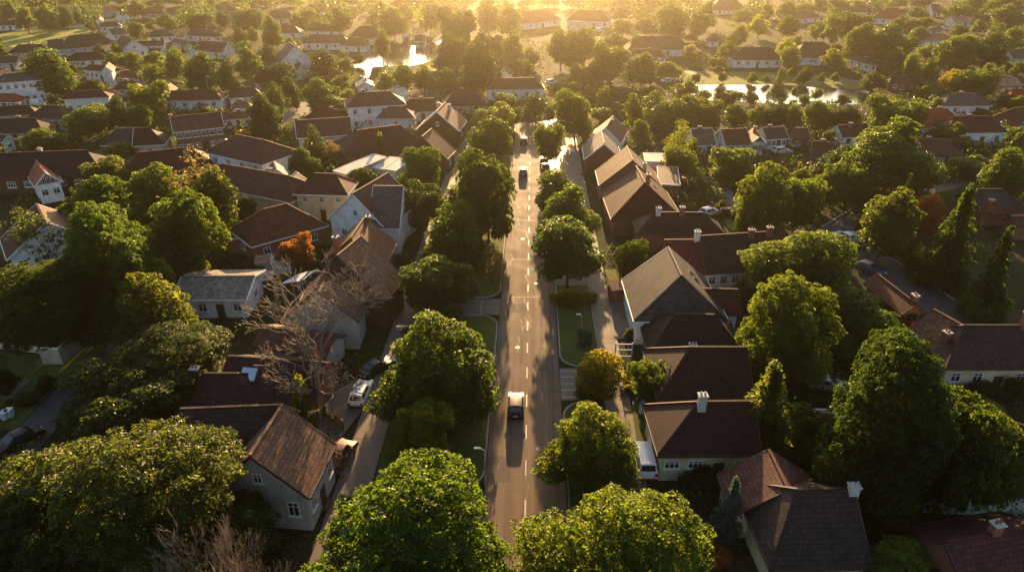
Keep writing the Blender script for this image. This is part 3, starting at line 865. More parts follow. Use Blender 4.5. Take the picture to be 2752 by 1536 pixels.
# ---- far west
HS("villa", "pale villa with a pillared porch and rows of small windows", "", 'slate', 'white',
   [('A40,715', 'A295,697', 'A390,772', D(zw=6.4, p=.55, h0=True, h1=True))], win=(6, 2, 2), wsz=(.9, 1.2))
HS("two_storey_house", "white house with four windows in a row below a dark hipped roof", "", 'maroon', 'white',
   [('A690,882', 'A975,868', 'A1055,938', D(zw=5.6, p=.6, h0=True, h1=True))], win=(5, 2, 1), wsz=(1.1, 1.4))
HS("hipped_house", "maroon hipped house with a tiny white roof gable", "", 'maroon', 'white',
   [('A870,622', 'A1080,640', 'A1225,712', D(zw=3.6, p=.7, h0=True, h1=True)), ('A1050,600', 'A1018,640', 'A1060,678', D(zw=5.4, p=1.0))], win=[(6, 1, 1), None])
for nm, sh, rf, wl, bd, w in [
    ("low_house", "dark house with a white strip wall behind the big round tree", 'dark', 'white', ('A720,512', 'A950,500', 'A925,582', D(zw=3, p=.7, h0=True, h1=True)), (4, 1, 1)),
    ("low_house", "grey roofed house beside the sunny field", 'slate', 'white', ('A455,388', 'A615,380', 'A680,475', D(zw=3, p=.7)), (3, 1, 1)),
    ("large_house", "large dark roof with a pale dormer near the sunny field", 'dark', 'grey', ('A680,345', 'A960,322', 'A1040,430', D(zw=4, p=.75, h0=True, h1=True)), (4, 1, 1)),
    ("low_house", "black roofed house at the field corner", 'black', 'grey', ('A180,432', 'A400,428', 'A440,500', D(zw=3, p=.7, h0=True)), (2, 1, 1)),
    ("low_house", "plain dark roof with grey wall at the left edge", 'dark', 'grey', ('A-60,548', 'A180,545', 'A250,600', D(zw=3.6, p=.7)), (2, 0, 1)),
    ("low_house", "small maroon roofed house left of the big round tree", 'maroon', 'white', ('A-60,680', 'A50,655', 'A90,700', D(zw=3, p=.7)), (1, 1, 1)),
    ("low_house", "house with a thin white wall north of the white gables", 'slate', 'white', ('A1040,285', 'A1190,270', 'A1210,330', D(zw=3, p=.6)), (3, 1, 1)),
    ("gabled_house", "dark roofed house with a bright white gable and round bush in front", 'dark', 'white', ('A1180,335', 'A1280,382', 'A1345,430', D(zw=3.4, p=.8)), (2, 2, 1)),
    ("hipped_house", "slate hipped house with white walls facing a red gable", 'slate', 'white', ('A1490,290', 'A1610,285', 'A1700,350', D(zw=3.2, p=.75, h0=True, h1=True)), (3, 2, 1)),
    ("gabled_house", "maroon roofed house with white gable wall at its right", 'maroon', 'white', ('A1330,400', 'A1590,395', 'A1630,440', D(zw=3.4, p=.75, h0=True)), (1, 1, 1)),
    ("gabled_house", "grey gabled house with a broad blueish side wall", 'slate', 'grey', ('A1680,368', 'A1815,395', 'A1880,450', D(zw=3.6, p=.75)), (2, 1, 1)),
    ("hipped_house", "brown hipped house with little white triangular gable", 'maroon', 'white', ('A1860,285', 'A2060,300', 'A2180,370', D(zw=3.4, p=.75, h0=True, h1=True)), (3, 1, 1)),
    ("gabled_house", "wide maroon house with a white right gable and one window", 'maroon', 'white', ('A1920,395', 'A2200,410', 'A2270,515', D(zw=3.4, p=.8)), (2, 1, 1)),
    ("low_house", "dark house with one bright orange roof end", 'red', 'white', ('A-100,908', 'A130,905', 'A250,985', D(zw=3, p=.75, h1=True)), (3, 1, 1)),
    ("large_house", "wide black roof in shadow below the villa", 'dark', 'beige', ('A0,1030', 'A270,1015', 'A360,1090', D(zw=4, p=.7, h0=True, h1=True)), (3, 1, 1)),
    ("large_house", "dark gabled roof behind the shadowed round trees", 'dark', 'grey', ('A430,1015', 'A570,1020', 'A640,1080', D(zw=4, p=.75, h0=True, h1=True)), (2, 1, 1)),
    ("low_house", "dark roof with one pale window at the left edge", 'dark', 'beige', ('A-120,1150', 'A330,1140', 'A200,1275', D(zw=3.4, p=.7, h1=True)), (3, 1, 1)),
    ("low_house", "maroon roof below the tiny white roof gable", 'maroon', 'beige', ('A1170,785', 'A1290,780', 'A1330,850', D(zw=3.2, p=.75, h0=True, h1=True)), (2, 1, 1)),
    ("low_house", "tan roofed house between two round trees", 'brown', 'beige', ('A1530,745', 'A1620,755', 'A1750,840', D(zw=3.2, p=.75, h1=True)), (2, 1, 1)),
    ("gabled_house", "small white gable left of the large maroon roof", 'maroon', 'white', ('A1640,800', 'A1560,858', 'A1668,885', D(zw=3.2, p=.9)), (1, 2, 1)),
    ("large_house", "large maroon roof with a white skylight and flagpole", 'maroon', 'white', ('A1640,878', 'A2070,870', 'A2185,965', D(zw=3.6, p=.8, h0=True, h1=True)), (4, 1, 1)),
    ("low_house", "maroon roof half behind the right hand round tree", 'maroon', 'white', ('A2280,850', 'A2440,840', 'A2510,930', D(zw=3.2, p=.75, h0=True, h1=True)), (2, 1, 1)),
    ("low_house", "red roofed house among the far top left trees", 'red', 'white', ('A910,60', 'A1060,70', 'A1105,130', D(zw=3, p=.7, h0=True, h1=True)), (3, 1, 1)),
    ("large_house", "brown hipped house under a pale ridge at the far top left", 'brown', 'beige', ('A1430,70', 'A1560,72', 'A1605,130', D(zw=4, p=.7, h0=True, h1=True)), (3, 1, 1)),
    ("low_house", "sunlit tan roof at the far top", 'tan', 'beige', ('A2080,45', 'A2190,40', 'A2220,90', D(zw=4, p=.5)), (2, 1, 1)),
    ("low_house", "low dark house with two white doors beside the field", 'dark', 'white', ('A-60,205', 'A200,200', 'A230,245', D(zw=3, p=.6)), (4, 1, 1)),
    ("low_house", "low white roofed shed among the far trees", 'pale', 'white', ('A1120,158', 'A1240,152', 'A1230,190', D(zw=2.6, p=.35)), (2, 1, 1)),
    ("gabled_house", "tiny white gable beside the far red roof", 'brown', 'white', ('A960,150', 'A955,185', 'A990,212', D(zw=3, p=.8)), (1, 1, 1)),
    ("low_house", "hazy brown roofed house in the far trees", 'brown', 'white', ('B110,105', 'B250,100', 'B270,180', D(zw=3, p=.7, h0=True, h1=True)), (3, 1, 1)),
    ("low_house", "pink hazed roof near the far top", 'red', 'white', ('B470,50', 'B680,45', 'B720,110', D(zw=3.4, p=.7, h0=True, h1=True)), (2, 1, 1)),
    ("low_house", "hazy maroon roof beside a white van", 'maroon', 'white', ('B200,240', 'B320,240', 'B360,320', D(zw=3, p=.7, h0=True, h1=True)), (2, 1, 1)),
    ("gabled_house", "grey house with a white gable of three dark windows", 'slate', 'white', ('B270,405', 'B335,448', 'B410,520', D(zw=3.2, p=.9)), (2, 2, 1)),
    ("long_house", "long white house with a maroon roof by the bright pond", 'maroon', 'white', ('B500,335', 'B790,335', 'B850,420', D(zw=3.4, p=.75, h0=True, h1=True)), (5, 2, 1)),
    ("low_house", "round topped maroon roof beyond the bright pond", 'maroon', 'white', ('B960,255', 'B1080,252', 'B1120,375', D(zw=3.4, p=.75, h0=True, h1=True)), (3, 1, 1)),
    ("low_house", "low white house on the bright pond shore", 'brown', 'white', ('B1490,345', 'B1600,345', 'B1620,400', D(zw=3, p=.5)), (4, 1, 1)),
    ("low_house", "small red house with a white roof on the pond shore", 'pale', 'brick', ('B1370,330', 'B1440,330', 'B1460,362', D(zw=3, p=.4)), (2, 1, 1)),
    ("gabled_house", "small house with a glowing white roof above the white villa", 'pale', 'white', ('B1000,752', 'B1010,790', 'B1100,830', D(zw=3, p=.5)), (1, 1, 1)),
    ("barn", "barn with a curved white roof behind the white villa", 'pale', 'white', ('B1250,865', 'B1390,845', 'B1510,900', D(zw=4, p=.5)), (1, 1, 1)),
    ("gabled_house", "white roofed house left of the hazy maroon house", 'pale', 'white', ('B1960,720', 'B2050,700', 'B2100,790', D(zw=3.4, p=.7)), (2, 1, 1)),
    ("large_house", "hazy maroon house with white windows at the street end", 'maroon', 'white', ('B2270,755', 'C130,750', 'C245,860', D(zw=4.2, p=.8, h0=True, h1=True)), (5, 1, 1)),
    ("gabled_house", "small white gable above the hazy maroon house", 'maroon', 'white', ('B2380,640', 'B2345,672', 'B2410,730', D(zw=3.6, p=.8)), (1, 1, 1)),
    ("low_house", "maroon roof left of the glowing avenue tree", 'maroon', 'beige', ('B1880,872', 'B2060,868', 'B2150,1010', D(zw=3.4, p=.75, h0=True, h1=True)), (2, 1, 1)),
    ("low_house", "dark red roof right of the white villa", 'maroon', 'white', ('B1450,955', 'B1680,950', 'B1740,1075', D(zw=3.4, p=.75, h0=True, h1=True)), (3, 1, 1)),
    ("low_house", "shaded maroon roof above the long maroon house", 'maroon', 'white', ('B560,1040', 'B760,1060', 'B800,1115', D(zw=3.0, p=.7, h0=True, h1=True)), (2, 1, 1)),
    ("low_house", "small red roof between field and villa", 'red', 'white', ('A440,560', 'A560,565', 'A600,640', D(zw=3.0, p=.75, h0=True, h1=True)), (2, 1, 1)),
    ("gabled_house", "little white gable behind the row of hedged trees", 'maroon', 'white', ('A1440,470', 'A1560,470', 'A1600,540', D(zw=3.0, p=.75)), (2, 1, 1)),
    ("low_house", "hazy house with an orange lit gable end", 'red', 'white', ('A1740,325', 'A1790,330', 'A1800,372', D(zw=3.0, p=.8)), (1, 1, 1)),
    ("low_house", "grey roof beyond the white gabled row", 'slate', 'white', ('A1900,255', 'A2030,260', 'A2060,300', D(zw=3.0, p=.6, h0=True, h1=True)), (2, 1, 1)),
    ("low_house", "hazy red roof left of the bright pond", 'maroon', 'white', ('B560,235', 'B720,240', 'B770,310', D(zw=3.0, p=.7, h0=True, h1=True)), (2, 1, 1)),
    ("low_house", "dim brown roof behind the dark round hill of trees", 'brown', 'white', ('C1380,200', 'C1520,200', 'C1570,270', D(zw=3.0, p=.7, h0=True, h1=True)), (2, 1, 1)),
    ("low_house", "hidden maroon roof between the upper right trees", 'maroon', 'white', ('D880,60', 'D1010,60', 'D1050,120', D(zw=3.0, p=.7, h0=True, h1=True)), (2, 1, 1)),
    ("low_house", "brick red roof beside the broad slate roof", 'red', 'brick', ('D2420,860', 'D2560,860', 'D2600,935', D(zw=3.0, p=.75, h0=True)), (2, 1, 1)),
    ("low_house", "pale hazed house at the top left of centre", 'maroon', 'white', ('A2330,38', 'A2440,30', 'A2480,80', D(zw=3.0, p=.7, h0=True, h1=True)), (3, 1, 1)),
    ("low_house", "small lit roof beside the dark rounded street tree", 'brown', 'white', ('A2290,985', 'A2370,978', 'A2400,1040', D(zw=3.0, p=.7, h0=True, h1=True)), (2, 1, 1)),
    ("low_house", "small orange brown roof beside the four window house", 'red', 'cream', ('A1020,880', 'A1100,870', 'A1130,930', D(zw=3.0, p=.7, h0=True, h1=True)), (2, 1, 1)),
    ("low_house", "white walled house at the far left edge below the black roof", 'dark', 'white', ('A-80,1290', 'A70,1310', 'A170,1395', D(zw=3.2, p=.7)), (2, 1, 1)),
    ("gabled_house", "narrow pinkish roof in the hazy trees", 'maroon', 'white', ('B335,612', 'B400,617', 'B405,725', D(zw=3.0, p=.75)), (1, 1, 1)),
    ("low_house", "dark roof under the hazy round trees", 'maroon', 'white', ('B20,690', 'B150,682', 'B200,790', D(zw=3.0, p=.75, h0=True, h1=True)), (2, 1, 1)),
    ("low_house", "dome like brown roof near the bright pond", 'brown', 'white', ('B855,368', 'B970,372', 'B1000,450', D(zw=3.0, p=.75, h0=True, h1=True)), (2, 1, 1)),
    ("low_house", "low maroon roof beside the pale curving street", 'maroon', 'white', ('A2200,1090', 'A2370,1075', 'A2390,1140', D(zw=3.0, p=.7, h0=True, h1=True)), (3, 1, 1)),
    ("gabled_house", "bright little gable between hedged trees and grey gable", 'maroon', 'white', ('A1940,445', 'A1860,470', 'A1900,520', D(zw=3.0, p=.8)), (1, 1, 1)),
    ("low_house", "hazy slate roof under the far red roof", 'slate', 'white', ('A1000,215', 'A1110,210', 'A1140,255', D(zw=3.0, p=.6, h0=True, h1=True)), (2, 1, 1)),
    ("low_house", "far maroon roof near the hazy pale ridge", 'maroon', 'white', ('A1640,75', 'A1740,72', 'A1760,125', D(zw=3.0, p=.7, h0=True, h1=True)), (2, 1, 1)),
    ("low_house", "red roof behind the four window white house", 'maroon', 'white', ('A1180,690', 'A1310,700', 'A1350,765', D(zw=3.0, p=.7, h0=True, h1=True)), (2, 1, 1)),
    # ---- north of the avenue and east
    ("large_house", "wide pink hazed house under the glow", 'red', 'white', ('C30,110', 'C230,90', 'C370,190', D(zw=4, p=.7, h0=True, h1=True)), (3, 1, 1)),
    ("large_house", "second pink hazed house with a lit ridge", 'brown', 'white', ('C560,95', 'C780,100', 'C870,210', D(zw=4, p=.7, h0=True, h1=True)), (4, 1, 1)),
    ("low_house", "small white house in the glow above the round trees", 'pale', 'white', ('C500,215', 'C590,210', 'C600,270', D(zw=3, p=.5)), (2, 1, 1)),
    ("gabled_house", "house with a plain white gable left of the feathery tree", 'maroon', 'white', ('C890,1120', 'C815,1235', 'C985,1355', D(zw=3.6, p=.85)), (1, 0, 1)),
    ("low_house", "pyramid roofed white house beyond the right pond", 'slate', 'white', ('C1870,340', 'C1890,340', 'C1970,405', D(zw=3, p=.75, h0=True, h1=True, hf=1.0)), (2, 2, 1)),
    ("long_house", "long hazy maroon roof beyond the right pond", 'maroon', 'white', ('C1130,350', 'C1500,345', 'C1560,480', D(zw=3.4, p=.7, h0=True, h1=True)), (4, 1, 1)),
    ("low_house", "hazy maroon roof with a white end wall near the pond", 'maroon', 'white', ('C1100,470', 'C1340,480', 'C1400,560', D(zw=3.2, p=.7, h0=True, h1=True)), (2, 1, 1)),
    ("large_house", "broad dark roof facing the right pond", 'dark', 'white', ('C2140,455', 'C2400,455', 'C2480,580', D(zw=3.6, p=.75, h0=True, h1=True)), (5, 1, 1)),
    ("low_house", "dark roofed house right of the feathery tree", 'slate', 'white', ('C1640,1245', 'C1850,1240', 'C1880,1400', D(zw=3, p=.75)), (2, 1, 1)),
    ("low_house", "maroon house joined to the chalet", 'maroon', 'white', ('C1930,1250', 'C2180,1240', 'C2140,1400', D(zw=3, p=.75)), (2, 1, 1)),
    ("low_house", "dark roofed house right of the white chalet", 'slate', 'white', ('C2330,1235', 'D200,1222', 'D255,1335', D(zw=3.2, p=.75)), (4, 1, 1)),
    ("low_house", "brick house with white chimney end beside the hedge", 'maroon', 'brick', ('D270,1240', 'D420,1235', 'D440,1340', D(zw=3.2, p=.7)), (2, 1, 1)),
    ("gabled_house", "maroon house with a white left gable above the round trees", 'maroon', 'white', ('D1000,1195', 'D712,1210', 'D780,1330', D(zw=3.2, p=.8)), (2, 1, 1)),
    ("low_house", "red roofed house beneath the tall brick chimney", 'red', 'white', ('D1600,1050', 'D1770,1050', 'D1590,1240', D(zw=3.4, p=.8, h0=True, h1=True)), (2, 1, 1)),
    ("large_house", "white walled house with a broad maroon hipped roof", 'maroon', 'white', ('D1850,1125', 'D2180,1122', 'D2300,1280', D(zw=4.0, p=.8, h0=True, h1=True)), (4, 1, 1)),
    ("low_house", "brown roofed house with a lit brick front at the right edge", 'brown', 'brick', ('D2420,1045', 'D2640,1010', 'D2350,1190', D(zw=3.4, p=.8, h0=True, h1=True)), (2, 1, 1)),
    ("large_house", "big slate roof behind the tall brick chimney", 'slate', 'white', ('D1800,905', 'D2060,902', 'D2260,1020', D(zw=3.4, p=.75, h0=True, h1=True)), (2, 1, 1)),
    ("hipped_house", "tan hipped roof with a white gable below", 'tan', 'cream', ('D2320,760', 'D2430,755', 'D2480,830', D(zw=3.4, p=.8, h0=True, h1=True)), (2, 1, 1)),
    ("low_house", "slate roofed house at the right edge behind the hedge", 'slate', 'grey', ('D2370,482', 'D2600,475', 'D2620,555', D(zw=3.2, p=.6)), (2, 1, 1)),
    ("low_house", "maroon roofed house on the far pond bank", 'maroon', 'white', ('D880,540', 'D1060,590', 'D1130,660', D(zw=3.2, p=.75, h0=True, h1=True)), (3, 1, 1)),
    ("low_house", "dark roofed house in the shade right of the pond", 'black', 'brick', ('D1250,735', 'D1400,735', 'D1490,800', D(zw=3.2, p=.7, h0=True, h1=True)), (2, 1, 1)),
    ("low_house", "red orange roof among the far right trees", 'red', 'white', ('D1580,330', 'D1730,325', 'D1790,390', D(zw=3.2, p=.75, h0=True, h1=True)), (2, 1, 1)),
    ("gabled_house", "grey house with a white left gable in the far right", 'slate', 'white', ('D1700,245', 'D1590,285', 'D1640,335', D(zw=3.2, p=.8)), (2, 1, 1)),
    ("low_house", "pale roofed house with an orange hip in the far right", 'tan', 'white', ('D1810,162', 'D1970,162', 'D1995,215', D(zw=3.2, p=.5)), (2, 1, 1)),
    ("large_house", "broad red roof in the far right", 'red', 'white', ('D1190,75', 'D1290,80', 'D1400,170', D(zw=3.6, p=.7, h0=True, h1=True)), (4, 1, 1)),
    ("gabled_house", "white gabled house at the far right top", 'slate', 'white', ('D1700,45', 'D1610,45', 'D1640,105', D(zw=3.2, p=.8)), (2, 1, 1)),
    ("large_house", "dark maroon roof behind the pond path", 'dark', 'white', ('D400,405', 'D580,405', 'D650,560', D(zw=3.6, p=.75, h0=True, h1=True)), (4, 1, 1)),
    ("low_house", "hazy roof among the far upper right trees", 'brown', 'white', ('D350,110', 'D460,100', 'D520,170', D(zw=3.2, p=.7, h0=True, h1=True)), (2, 1, 1)),
    ("low_house", "maroon roof in the trees at the far upper centre", 'maroon', 'white', ('C1930,-20', 'C2050,-20', 'C2180,100', D(zw=3.2, p=.7, h0=True, h1=True)), (2, 1, 1)),
    # ---- right middle distance
    ("low_house", "house with one sunlit tan slope above the dark round trees", 'maroon', 'brick', ('D480,1360', 'H640,10', 'H400,170', D(zw=3.2, p=.8)), (2, 1, 1)),
    ("low_house", "maroon house with a cream strip wall by the hedges", 'maroon', 'cream', ('H1480,-20', 'H1760,-25', 'H1890,140', D(zw=3.2, p=.75, h1=True)), (4, 1, 1)),
    ("low_house", "slate hipped roof beside the curved street", 'slate', 'brick', ('H2010,460', 'H2300,460', 'H2450,670', D(zw=3.2, p=.7, h1=True)), (2, 1, 1)),
    ("low_house", "brown roof behind the dark conifer", 'brown', 'brick', ('H2080,595', 'H2290,600', 'H2400,700', D(zw=3.2, p=.7, h1=True)), None),
    ("low_house", "reddish roof at the right edge behind the spreading conifer", 'maroon', 'brick', ('H2390,720', 'H2640,715', 'H2270,830', D(zw=3.2, p=.7)), None)]:
    bd[3]['zw'] = bd[3]['zw'] * (.78 if bd[3]['zw'] < 5 else .92)
    HS(nm, sh, "", rf, wl, [bd], win=w, trim=FRAME if wl == 'white' else DARKW, ch=[(0, .3 + .07 * (len(sh) % 6), .12, .7)] if len(sh) % 3 else ())
ch_, cb = HS("chalet", "white chalet gable with dark timber lines and a red chimney", "", 'red', 'white',
   [('C2250,1235', 'C2312,1312', 'G2400,60', D(zw=3.0, p=.95))], win=(1, 2, 1), ch=[(0, .35, -.2, 1.2)])
for root, b, segs in ((ch_, cb[0], 4), (tim, tb[0], 5)):
    tm = MB()
    q = b.B + b.u * -.26
    ax = b.n
    for k in range(-segs + 1, segs):
        x = k * (b.hw - .6) / segs
        ztop = b.zr - .35 - abs(x) * b.p
        p = q + ax * x
        tm.bar(Vector((p.x, p.y, b.zt)), Vector((p.x, p.y, max(b.zt + .1, ztop))), .16, .10)
        if k % 2 == 0 and k < segs - 1:
            p2 = q + ax * (x + (b.hw - .6) / segs)
            tm.bar(Vector((p.x, p.y, b.zt + .1)), Vector((p2.x, p2.y, b.zt + .9)), .10, .10)
    tm.bar(Vector((*(q + ax * (b.hw - .5)).xy, b.zt)), Vector((*(q - ax * (b.hw - .5)).xy, b.zt)), .2, .12)
    tm.build("timber", DARKW, root)
# ---- east side of the avenue
HS("gabled_house", "house with a white edged gable and sheet metal roof", "by the avenue", 'grey', 'wood',
   [('C775,1265', 'G805,18', 'G610,168', D(zw=3.6, p=.85, roof='grey'))], win=None)
HS("hipped_house", "dark hipped house with tan slopes lit on both sides", "and a white chimney", 'tan', 'brick',
   [('G1021,43', 'G1078,180', 'G769,478', D(zw=3.6, p=.85, roof='brown'))], win=None, ch=[(0, .8, .45, 1.0, CAPM)], trim=DARKW)
HS("gabled_house", "broad purple brown roof with a slim brick chimney", "right of the avenue", 'maroon', 'brick',
   [('G1110,234', 'G1200,399', 6.0, D(zw=3.0, p=.80, h1=True, hf=.75))], win=None, ch=[(0, .9, .1, 1.6)], sky=[(0, .6, -.4, .9, 1.0)], trim=DARKW)
FB("flat_annex", "dark flat annex with white rails behind the tan lit house", "", 'G1330,420', 'G1540,430', 9, 3.2, 'brick', 'dark', win=(0, 0))
FB("flat_annex", "white flat shed beside the sheet metal roof", "", 'G1200,200', 'G1410,205', 5, 2.8, 'white', 'pale', win=(0, 0))
HS("hipped_house", "long dark hipped house with two pots and a red chimney", "", 'dark', 'brick',
   [('G1295,682', 'G1760,687', 'G1850,900', D(zw=3.4, p=.8, h0=True, h1=True, hf=1.0))], win=None, ch=[(0, .06, -.1, 1.0, CAPM), (0, .55, -.1, 1.2)], trim=DARKW)
HS("long_house", "long black maroon roof ending in a white gable wall with one window", "", 'dark', 'white',
   [('G1700,915', 'H60,870', 'G2110,1250', D(zw=3.4, p=.8))], win=(6, 1, 1), ch=[(0, .72, -.1, 1.0), (0, .97, -.1, 1.2)], door=False, trim=DARKW)
HS("gabled_house", "dark gable roof with a pale square chimney", "behind the grey slate gable", 'maroon', 'brick',
   [('G1385,950', 'G1775,948', 'G1880,1260', D(zw=3.4, p=.85))], win=None, ch=[(0, .8, .0, 1.2, CAPM)], trim=DARKW)
HS("gabled_house", "grey slate gable roof with a white band along its edge", "", 'slate', 'white',
   [('G1422,1018', 'G1552,1296', 'K1072,298', D(zw=3.6, p=.85, h1=True, hf=.45))], win=None, sky=[(0, .42, -.45, .8, 1.1), (0, .55, -.5, .7, 1.0)], trim=FRAME)
HS("hipped_house", "maroon roofed house with a white end wall in shade", "", 'maroon', 'white',
   [('K1500,50', 'K2095,62', 'K2150,302', D(zw=3.2, p=.75, h0=True))], win=(1, 1, 1), door=False, trim=DARKW)
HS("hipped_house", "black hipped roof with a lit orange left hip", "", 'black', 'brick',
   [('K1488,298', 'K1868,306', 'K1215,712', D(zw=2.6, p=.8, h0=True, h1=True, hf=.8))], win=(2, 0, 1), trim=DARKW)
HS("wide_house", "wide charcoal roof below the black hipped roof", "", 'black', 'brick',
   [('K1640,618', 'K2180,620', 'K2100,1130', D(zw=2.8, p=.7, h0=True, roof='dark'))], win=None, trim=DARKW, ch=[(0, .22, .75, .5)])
HS("hipped_house", "dark roofed house with a sunlit salmon left hip and pale chimney", "", 'dark', 'cream',
   [('K1722,1145', 'K2250,1140', 'O1250,316', D(zw=3.4, p=.85, h0=True, hf=1.15))], win=(4, 1, 1), ch=[(0, .02, -.12, 1.4, CAPM)], trim=DARKW, wsz=(1.4, .9))
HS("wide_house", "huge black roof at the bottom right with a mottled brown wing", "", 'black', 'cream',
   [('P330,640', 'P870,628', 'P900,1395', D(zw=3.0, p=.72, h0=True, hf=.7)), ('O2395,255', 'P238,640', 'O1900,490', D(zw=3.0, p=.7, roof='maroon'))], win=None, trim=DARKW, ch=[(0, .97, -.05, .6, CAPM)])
HS("wide_house", "mottled maroon roof in the bottom right corner", "with one small red chimney", 'maroon', 'brick',
   [('P1760,1150', 'P2700,980', 'P1760,1900', D(zw=3.0, p=.7))], win=None, ch=[(0, .5, .02, .9)], trim=DARKW)
HS("low_house", "dim maroon roof at the right edge beside the olive tree", "", 'maroon', 'brick',
   [('L2200,1270', 'P2700,90', 'P2260,330', D(zw=3.0, p=.7))], win=None, trim=DARKW)
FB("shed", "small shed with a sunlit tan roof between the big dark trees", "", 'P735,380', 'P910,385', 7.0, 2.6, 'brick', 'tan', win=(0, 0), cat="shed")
HS("large_house", "big dark roof with a sunlit tiled hip and red chimneys", "at the right edge", 'brown', 'cream',
   [('L1950,408', 'L2760,410', 'L2200,826', D(zw=3.4, p=.8, h0=True, roof='dark')), ('L1640,252', 'L1935,415', 'L1345,505', D(zw=3.4, p=.8, roof='brown'))], win=[(5, 1, 1), None], ch=[(0, .68, -.05, 1.8), (1, .95, -.55, 1.0)], trim=DARKW)
HS("gabled_house", "brown gabled roof against the curved street", "", 'maroon', 'brick',
   [('H1100,1278', 'L1480,205', 'L1280,205', D(zw=3.2, p=.8, roof='maroon'))], win=None, trim=DARKW, ch=[(0, .9, .1, .9)])
# ------------------------------------------------------------------ trees
def quads_mesh(name, P):
    """P: (n,4,3) array of leaf quads"""
    n = len(P)
    me = bpy.data.meshes.new(name)
    me.vertices.add(n * 4)
    me.vertices.foreach_set("co", P.reshape(-1).astype(np.float32))
    me.loops.add(n * 4)
    me.loops.foreach_set("vertex_index", np.arange(n * 4, dtype=np.int32))
    me.polygons.add(n)
    me.polygons.foreach_set("loop_start", np.arange(0, n * 4, 4, dtype=np.int32))
    me.polygons.foreach_set("loop_total", np.full(n, 4, dtype=np.int32))
    me.materials.append(LEAF['g'])
    me.update(calc_edges=True)
    return me

def unit(v):
    return v / np.maximum(1e-9, np.linalg.norm(v, axis=-1, keepdims=True))

def leaf_quads(rng, pos, d, ln, wd):
    """rhombic leaves from pos along d"""
    r = unit(rng.normal(size=pos.shape))
    s = unit(np.cross(d, r)) * wd[:, None] * .5
    mid = pos + d * (ln * .45)[:, None]
    tip = pos + d * ln[:, None]
    return np.stack([pos, mid + s, tip, mid - s], 1)

